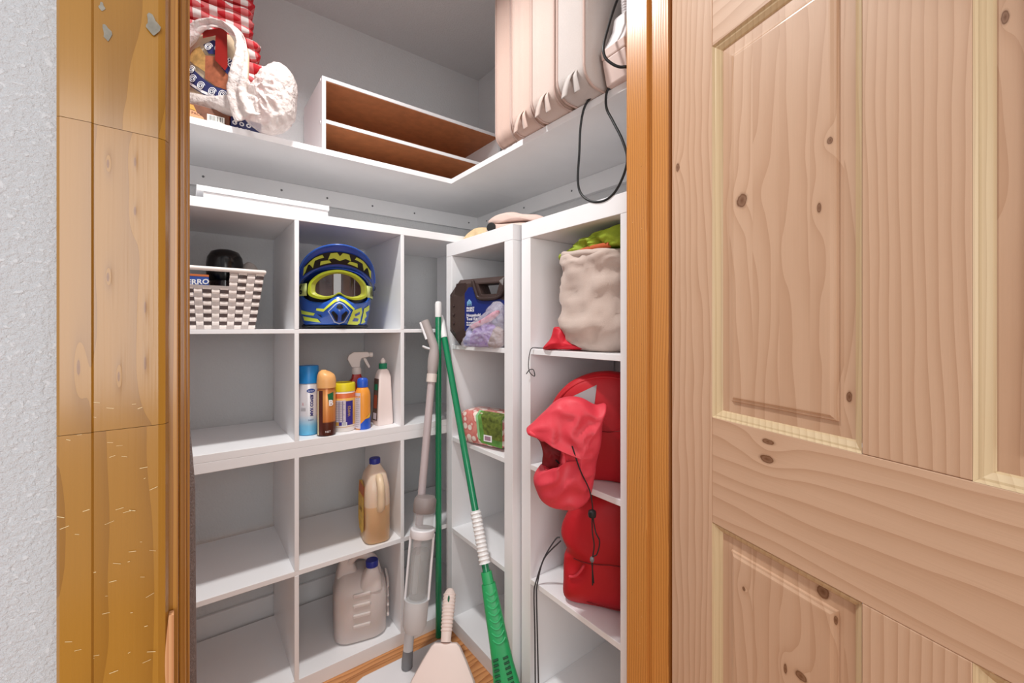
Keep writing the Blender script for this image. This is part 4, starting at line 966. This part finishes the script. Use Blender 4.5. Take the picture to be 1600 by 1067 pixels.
# ---- canvas bag, green cloth, red cloth
def sack(name, prof_, m, parent, n=48, nz=.008, nf=9, seed=0, sq=.75, top_open=False):
    rings = []
    for (hx, hy, z, dx, dy) in prof_:
        ring = []
        for i in range(n):
            a = 2 * PI * i / n; c_, s_ = math.cos(a), math.sin(a)
            p = Vector((dx + hx * math.copysign(abs(c_) ** sq, c_), dy + hy * math.copysign(abs(s_) ** sq, s_), z))
            nn = mnoise.noise(Vector((p.x * nf, p.y * nf, p.z * nf * 1.8 + seed))); n2 = mnoise.noise(Vector((p.x * nf * 2.2 + seed, p.y * nf * 2.2, p.z * nf * 3)))
            k_ = (nn + .5 * (1 - 2 * abs(n2))) * nz
            p += Vector((c_ * k_, s_ * k_, .4 * nz * n2 if z > .02 else 0)); p.z = max(.0005, p.z)
            ring.append(p)
        rings.append(ring)
    return loops(name, rings, m, parent, not top_open, True, 80)
def interp(prof_, n):
    P = []
    for i in range(len(prof_) - 1):
        for j in range(n): t = j / n; P.append(tuple(a + (b - a) * t for a, b in zip(prof_[i], prof_[i + 1])))
    P.append(prof_[-1]); return P
cvb = thing('canvas_bag', 'stuffed beige canvas tote bag on the top shelf nearest the doorway', 'bag', (.965, .808, R1 + .0005), 0)
M_CV = fabric('beige_canvas', 'cdb9ad', 'c2b0a8')
o = sack('bag_body', interp([(.085, .095, .0005, 0, 0), (.115, .112, .02, 0, 0), (.128, .124, .07, 0, 0), (.124, .122, .16, 0, 0), (.122, .120, .22, 0, 0), (.126, .122, .245, 0, 0), (.118, .118, .268, 0, 0)], 5), M_CV, cvb, 80, .014, 13, 1, .8, True)
sm = o.modifiers.new('s', 'SOLIDIFY'); sm.thickness = .003
rimp = [Vector((.119 * math.copysign(abs(math.cos(a)) ** .8, math.cos(a)), .119 * math.copysign(abs(math.sin(a)) ** .8, math.sin(a)), .266 + .012 * math.sin(a) + .006 * mnoise.noise(Vector((math.cos(a) * 2, math.sin(a) * 2, 3))))) for a in [2 * PI * i / 40 for i in range(40)]]
tube('rolled_rim', rimp, .009, M_CV, cvb, 10, True)
gc = thing('green_cloth', 'bunched lime green cloth stuffed in the mouth of the canvas bag', 'cloth', (.965, .808, R1 + .245), 0)
M_GC = mat('lime_cloth', '8fa228', .75, .2, .002, 40, scale=25)
sack('cloth_mound', interp([(.105, .105, .0, 0, 0), (.10, .10, .018, 0, 0), (.075, .075, .042, 0, 0), (.03, .03, .055, 0, 0)], 4), M_GC, gc, 40, .012, 14, 5, 1)
tw = pillow('cloth_fold', [(-.095, .005), (-.03, .012), (.06, .022), (.125, .030), (.125, .075), (.07, .072), (.01, .066), (-.03, .060), (-.055, .040), (-.088, .028)], .030, .04, M_GC, gc, 12, 7, .014, 30, crease=1, seed=8)
tw.location = (-.075, .0, .006); tw.rotation_euler = (0, 0, -PI / 2)
for a in range(5): tube('cloth_knot', catmull([(-.085, .088, .018), (-.098 + .004 * a, .080 + .012 * math.cos(a * 1.3), .028 + .006 * math.sin(a * 2)), (-.088, .092 + .008 * math.cos(a * 2), .012 + .004 * a)], 5), [.004, .006, .008, .008, .008, .008, .008, .007, .006, .005, .004], M_GC, gc, 8)
tag(tube('orange_scarf', catmull([(.874, .865, 1.348), (.862, .83, 1.360), (.860, .78, 1.366), (.865, .72, 1.368)], 6), .008, mat('rust_orange_cloth', 'b5552c', .8, .15), None, 10), 'rust orange cloth peeking out under the green cloth', 'cloth')
rc = tag(pillow('red_cloth', [(-.052, .001), (0, .001), (.05, .001), (.092, .001), (.062, .014), (.030, .030), (.012, .060), (-.018, .064), (-.030, .030)], .030, .028, mat('red_cloth', 'c41a2c', .6, .12, .001, 60), None, 10, 6, .007, 28, crease=1, seed=2), 'small crumpled red cloth beside the canvas bag', 'cloth')
rc.location = (.862, .898, R1 + .0015); rc.rotation_euler = (0, 0, math.radians(-62))
tag(tube('thin_cord', catmull([(.868, .93, R1 + .003), (.845, .968, R1 + .004), (.828, .985, R1 + .004), (.822, .990, 1.075), (.822, .995, 1.04), (.820, .985, 1.02), (.821, .965, 1.012), (.822, .972, 1.03), (.822, .99, 1.028), (.822, 1.005, 1.015)], 6), .0014, M_BLK, None, 6), 'thin black cord hanging over the shelf edge below the red cloth', 'cord')

# ---- red bags
M_RED = mat('red_nylon', 'b4121f', .55, .08, .0012, 30); M_RED2 = mat('coral_red_nylon', 'd23a48', .55, .08, .0012, 35); M_REDD = mat('deep_red_lining', '7a0d14', .7, .1)
ru_ = thing('round_red_bag', 'round dark red bag with grey panel standing on the middle shelf', 'bag', (.925, .775, R2 + .0005), math.radians(-56))
circ = [(.165 * math.cos(a), .148 + .147 * math.sin(a)) for a in [2 * PI * i / 16 for i in range(16)]]
circ = [(min(x, .092), max(.0, z)) if z > .03 else (x * 1.12, .0) for x, z in circ]
pillow('bag_body', circ, .055, .06, M_RED, ru_, 12, 6, .003, 10, (), .45)
def rf(off):
    def f(u, v):
        s_ = min(1, math.hypot(u / .165, (v - .14) / .147)); return (u, -.056 * max(0.02, 1 - s_ * s_) ** .225 - off, v)
    return f
decal('grey_panel', [[(-.115, .215), (-.025, .262), (-.035, .16), (-.115, .16)]], rf(.003), mat('grey_mesh', '9b9798', .8), ru_, 3)
tube('seam', [rf(.003)(-.03 + .19 * i / 10, .145 - .004 * math.sin(i)) for i in range(10)], .0012, M_REDD, ru_, 6)
tube('rim_binding', [rf(.004)(.152 * math.cos(a), .145 + .137 * math.sin(a)) for a in [PI * .98 - i / 24 * PI * .9 for i in range(25)]], .004, M_RED, ru_, 8)

hd = thing('red_hood', 'coral red drawstring hood hanging out over the middle shelf edge', 'hood', (.772, .779, .695), YAW)
hood_out = [(-.104, .198), (-.088, .218), (-.055, .250), (-.02, .278), (.03, .284), (.07, .266), (.098, .266), (.090, .225), (.080, .16), (.066, .09), (.052, .03), (.025, .004), (-.02, .002), (-.062, .020), (-.084, .060), (-.082, .088), (-.060, .106), (-.032, .092), (-.022, .112), (-.018, .15), (-.030, .178), (-.066, .186)]
pillow('hood_shell', hood_out, .055, .045, M_RED2, hd, 18, 6, .010, 20, (), .7, 1, (.022, .145), crease=1)
pillow('hood_lining', [(-.086, .190), (-.05, .205), (.0, .20), (.02, .15), (.01, .09), (-.03, .078), (-.062, .095), (-.062, .135), (-.070, .165)], .012, .02, M_REDD, hd, 8, 6, .008, 30, y0=.018, crease=1)
rim_pts = [(-.100, .200), (-.066, .186), (-.030, .180), (-.014, .15), (-.018, .112), (-.028, .092), (-.058, .104)]
rp_ = catmull([(x, 0, z) for x, z in rim_pts], 6)
tube('hood_rim', [(p.x, -.022 - .016 * math.sin(i / len(rp_) * PI) + .003 * math.sin(i * 1.7), p.z) for i, p in enumerate(rp_)], [.0055 + .0016 * math.sin(i * 1.3) for i in range(len(rp_))], M_RED2, hd, 8)
tube('metal_clip', catmull([(-.030, -.004, .125), (-.012, -.012, .112), (-.004, -.014, .13), (-.014, -.010, .142)], 5), .002, M_DARK, hd, 6)
tube('drawstring', catmull([(.004, -.058, .175), (.022, -.066, .12), (.045, -.064, .07), (.053, -.060, .025), (.052, -.058, .0), (.053, -.058, -.035), (.057, -.058, -.065), (.053, -.058, -.10), (.053, -.058, -.16)], 6), .0016, M_BLK, hd, 6)
tube('drawstring', catmull([(.052, -.056, .02), (.060, -.058, -.03), (.070, -.058, -.055), (.064, -.058, -.085), (.052, -.058, -.098), (.056, -.058, -.155)], 6), .0016, M_BLK, hd, 6)
lathe('cord_lock', [(.004, -.010), (.009, -.007), (.010, 0), (.009, .007), (.004, .010)], M_BLK, hd, 14, .052, -.058, tilt=Matrix.Translation((0, 0, .012)))
lathe('cord_bead', [(.003, -.006), (.005, -.003), (.005, .003), (.003, .006)], mat('grey_bead', '6d6d70', .3), hd, 12, .052, -.058, tilt=Matrix.Translation((0, 0, -.098)))

rw = thing('red_backpack', 'dark red soft bag with cord on the lower shelf below the hood', 'bag', (.945, .778, R3 + .0005), math.radians(-56))
rwo = [(-.125, .006), (-.06, .0), (.04, .0), (.088, .004), (.092, .12), (.092, .22), (.080, .30), (.02, .318), (-.06, .295), (-.118, .245), (-.138, .19), (-.120, .145), (-.130, .12), (-.132, .06)]
pillow('bag_body', rwo, .075, .07, M_RED, rw, 14, 6, .005, 12, [(-.09, .115, .03, .03, .012)], .42, 6)
def rf2(off):
    def f(u, v):
        s_ = min(1, math.hypot(u / .15, (v - .155) / .17)); return (u, -.077 * max(0.02, 1 - s_ * s_) ** .21 - off, v)
    return f
tube('seam', [rf2(.003)(-.095 + .024 * i, .140 - .004 * math.sin(i)) for i in range(10)], .0015, M_REDD, rw, 6)
tube('bottom_seam', [rf2(.003)(-.105 + .025 * i, .022) for i in range(10)], .0015, M_REDD, rw, 6)
tube('pocket_edge', [rf2(.004)(-.108 + .006 * i, .085 + .00035 * (i * 1.6) ** 2) for i in range(8)], .0035, M_RED2, rw, 8)
tube('black_strap', catmull([rf2(.006)(.055, .30), rf2(.008)(.075, .262), rf2(.008)(.098, .245), rf2(.006)(.12, .25)], 6), .005, M_BLK, rw, 8)
tag(tube('elastic_cord', catmull([(.866, .905, .545), (.858, .915, .537), (.840, .945, .475), (.826, .966, .398), (.823, .970, .36), (.822, .965, .25), (.821, .962, .12), (.821, .960, .03)], 8), .0022, mat('charcoal_cord', '3a3a3e', .6), None, 6), 'dark elastic cord trailing from the lower red bag down the shelf front', 'cord')
tag(tube('elastic_cord', catmull([(.868, .903, .535), (.845, .950, .470), (.829, .962, .3955), (.825, .961, .36), (.824, .956, .25), (.823, .950, .12), (.823, .945, .03)], 8), .0022, mat('charcoal_cord', '3a3a3e', .6), None, 6), 'second dark elastic cord running beside the first one below the lower red bag', 'cord')

# ---- spray mop
M_LIL = mat('taupe_grey_plastic', 'a89e9c', .45, .04); M_LIL2 = mat('pale_lilac_pole', 'b8abac', .4, .03); M_GRY = mat('light_grey_plastic', 'c8c8ca', .4, .03); M_CL = mat('clear_bottle_plastic', 'e2e4e4', .08, .01, alpha=.22)
sm_ = thing('spray_mop', 'grey spray mop with clear water bottle leaning in the corner', 'mop', (.582, 1.335, 0), 0)
T0, T1 = Vector((0, 0, .045)), Vector((.143, .088, 1.06))
ax = (T1 - T0).normalized()
def mp(t, side=0, fwd=0):   # t metres above the joint along the pole
    sx_ = Vector((math.cos(YAW), math.sin(YAW), 0)); fw = Vector((math.sin(YAW) * 1.0, -math.cos(YAW), 0)) if False else Vector((-math.sin(-YAW), -math.cos(YAW), 0))
    return T0 + ax * t + sx_ * side + fw * fwd
tube('lower_pole', [mp(.03), mp(.34)], .016, M_GRY, sm_, 16)
tube('upper_pole', [mp(.30), mp(.94)], .0135, M_LIL2, sm_, 16)
tube('pole_collar', [mp(.925), mp(.955)], .0185, mat('cream_collar', 'd9cdc6', .4), sm_, 16)
P_ = catmull([mp(.955), mp(1.00), mp(1.045), mp(1.07, -.008), mp(1.11, -.026), mp(1.150, -.045)], 6)
tube('grip', P_, [.016 + .004 * math.sin(min(1, i / 12) * PI) for i in range(len(P_))], M_LIL, sm_, 16)
tube('grip_inset', [mp(1.082, -.030, .006), mp(1.145, -.058, .006)], .0055, M_WPL, sm_, 8)
tube('trigger', [mp(1.045, -.012), mp(1.050, -.030), mp(1.056, -.044)], [.004, .005, .004], M_GRY, sm_, 8)
tube('joint', [Vector((0, 0, .032)), mp(.01), mp(.040)], [.018, .018, .0165], mat('mid_grey_plastic', '77777a', .4), sm_, 14)
# bottle, held in front of the pole
def bt_ring(t, r): return mp(t, .020, .034), r
def blathe(name, prof_, m):
    pts = [mp(t, .020, .034) for r, t in prof_]; return tube(name, pts, [r for r, t in prof_], m, sm_, 24, autos=40)
blathe('bottle_cradle', [(.012, .112), (.030, .120), (.0385, .140), (.0400, .20), (.0400, .218)], M_GRY)
blathe('clear_bottle', [(.034, .2185), (.0365, .225), (.0365, .395), (.034, .410), (.034, .490)], M_CL)
blathe('water', [(.026, .222), (.028, .23), (.028, .370)], mat('water_tint', 'a9acac', .1, .02, alpha=.30))
blathe('holder_ring', [(.0385, .410), (.0405, .413), (.0405, .436), (.0385, .438)], M_WPL)
blathe('bottle_cap', [(.036, .4905), (.0375, .493), (.0375, .530), (.032, .540), (.002, .542)], mat('taupe_cap', '8c8280', .45))
for s_ in (-1, 1): tube('holder_arm', [mp(.215, .020 + s_ * .0385, .034), mp(.42, .020 + s_ * .0385, .034)], .0045, M_WPL, sm_, 8)
hp = [(-.165, .045), (-.155, -.085), (.175, -.085), (.185, .045), (.150, .058), (-.135, .058)]
loops('mop_head', [[(x, y, z) for x, y in [(a * k_, b * k_) for a, b in hp]] for z, k_ in ((.006, 1.0), (.020, 1.0), (.030, .93))], M_WPL, sm_, True, False, bevel=.004)
loops('mop_pad', [[(x * 1.02, y * 1.02, z) for x, y in hp] for z in (.0005, .0058)], mat('grey_microfibre', 'b7b7b9', .9, .1, .002, 300), sm_, True, False)

# ---- green poles
M_GRN = mat('green_pole_enamel', '158055', .22, .05, coat=.4); M_GRN2 = mat('green_broom_plastic', '28a05e', .38, .06); M_WG = mat('white_grip_plastic', 'e6e6e6', .4, .02)
g1 = thing('green_mop_pole', 'upright green pole with white end cap standing in the corner', 'pole', (.752, 1.437, 0))
tube('pole', [(0, 0, .0005), (.003, .008, 1.195)], .0115, M_GRN, g1, 16)
lathe('end_cap', [(.0122, 1.1955), (.0125, 1.20), (.0125, 1.245), (.010, 1.253), (.001, 1.255)], M_WG, g1, 20, .003, .008)

TB = Vector((.775, 1.4655, 1.20)); BB = Vector((.745, .96, .0))
gb = thing('green_broom', 'green angle broom with white ribbed grip leaning against the corner shelf unit', 'broom', BB, 0)
dv = (TB - BB); LL = dv.length; dv.normalize()
Lp = lambda s_: dv * s_     # from the floor end
sidev = Vector((math.cos(YAW), math.sin(YAW), 0)); sidev = (sidev - dv * sidev.dot(dv)).normalized(); nrm = dv.cross(sidev).normalized()
if nrm.dot(Vector((-.6, -.8, 0))) < 0: nrm = -nrm
tube('pole', [Lp(.385), Lp(LL - .09)], .0115, mat('green_pole_enamel', '158055'), gb, 16)
tube('end_cap', [Lp(LL - .0898), Lp(LL - .02), Lp(LL)], [.0125, .0125, .009], M_WG, gb, 16)
n_ = 38
tube('grip', [Lp(.442 + .158 * i / n_) for i in range(n_ + 1)], [.0165 + (.0022 if i % 3 == 0 else 0) for i in range(n_ + 1)], M_WG, gb, 18, autos=20)
def head_ring(s_, hw, ht): return [Lp(s_) + sidev * (hw * math.copysign(abs(math.cos(a)) ** .7, math.cos(a))) + nrm * (ht * math.copysign(abs(math.sin(a)) ** .7, math.sin(a))) for a in [2 * PI * i / 28 for i in range(28)]]
loops('socket', [head_ring(.385, .0175, .0165), head_ring(.418, .0168, .0160)], M_GRN2, gb, True, True, 40)
loops('broom_head', [head_ring(s_, hw, ht) for s_, hw, ht in ((.3845, .0215, .018), (.375, .0225, .019), (.32, .025, .021), (.24, .028, .023), (.17, .032, .024), (.11, .040, .024), (.08, .046, .022))], M_GRN2, gb, True, True, 50)
for i in range(8):
    s0 = .355 - .018 * i; hw = .021 + .0008 * i; 
    tube('ridge', [Lp(s0 + .012 * q * q) + sidev * (q * hw * .72 + .004) + nrm * (.0195 + .0006 * i - .003 * q * q) for q in [-1 + j / 4 for j in range(9)]], .0026, mat('green_ridge', '3cb673', .38), gb, 6)
for i in range(7):
    s0 = .190 - .013 * i; hw = .030 + (.190 - s0) * .13
    for q in (-.55, .45):
        c = Lp(s0) + sidev * (q * hw) + nrm * .0245
        tube('slot', [c - sidev * .008, c + sidev * .008 + dv * .002], .0030, mat('slot_dark_green', '0b4a2a', .6), gb, 6)
br = loops('bristles', [head_ring(s_, hw, ht) for s_, hw, ht in ((.0798, .044, .018), (.04, .060, .022), (.004, .072, .024))], mat('green_bristle', '1f7a4a', .7, .3, .003, 250, scale=120), gb, True, True, 50)

# ---- dustpan
dp = thing('dustpan', 'pale pink-white dustpan with ribbed handle standing on its edge in front', 'dustpan', (.600, 1.140, 0), YAW)
M_DP = mat('pinkish_white_plastic', 'e6d2ca', .4, .02)
PT = Matrix.Translation((0, .0, .004)) @ Matrix.Rotation(math.radians(-42), 4, 'X')   # local up axis leans away from the doorway
def D(x, d, l): return PT @ Vector((x, -d, l))
pan = [(-.125, .0), (-.098, .08), (-.070, .130), (-.046, .168), (-.036, .176), (.036, .176), (.046, .168), (.070, .130), (.098, .08), (.125, .0)]
def pring(k_, d): return [D(x * k_, d, .09 + (l - .09) * (k_ if l > .09 else 1)) for x, l in pan]
loops('pan', [pring(1, -.030), pring(1.0, -.004), pring(.95, .004), pring(.88, .006)], M_DP, dp, True, True, 35)
hpz = [.176 + .150 * i / 60 for i in range(61)]
tube('handle', [D(0, .001 + .006 * math.sin((z - .176) / .15 * PI), z) for z in hpz], [(.0165 + .0035 * min(1, max(0, (z - .19) / .08)) - (.012 * max(0, (z - .305) / .022) ** 2 if z > .305 else 0)) + (.0022 if (i % 4 < 2 and .200 < z < .316) else 0) for i, z in enumerate(hpz)], M_DP, dp, 16, autos=25, flat=.7)
decal('hang_hole', [[(.0035 * math.cos(a), .293 + .010 * math.sin(a)) for a in [i * PI / 8 for i in range(16)]]], lambda u, v: D(u, .0212, v), mat('hole_green', '1d5a3c', .6), dp, 0)

# ---- rolled felt mat behind the left jamb
rm = thing('rolled_mat', 'rolled grey-brown felt mat standing behind the left door jamb', 'mat', (-.0515, .692, 0))
sp = []
for i in range(70):
    a = i / 69 * 2 * PI * 3.2; r_ = .022 + .0085 * a / (2 * PI) * 1.55; sp.append((r_ * math.cos(a), r_ * math.sin(a)))
M_FELT = mat('grey_brown_felt', '7d7371', .95, .2, .002, 350, scale=200)
lathe('roll_core', [(.010, .001), (.060, .001), (.0635, .01), (.0645, .4), (.0615, .95), (.052, 1.09), (.035, 1.125), (.012, 1.13)], M_FELT, rm, 40)
tube('outer_flap', [(.0615 * math.cos(2.4), .0615 * math.sin(2.4), z) for z in (.002, .3, .6, .9, 1.0)], .006, M_FELT, rm, 8)
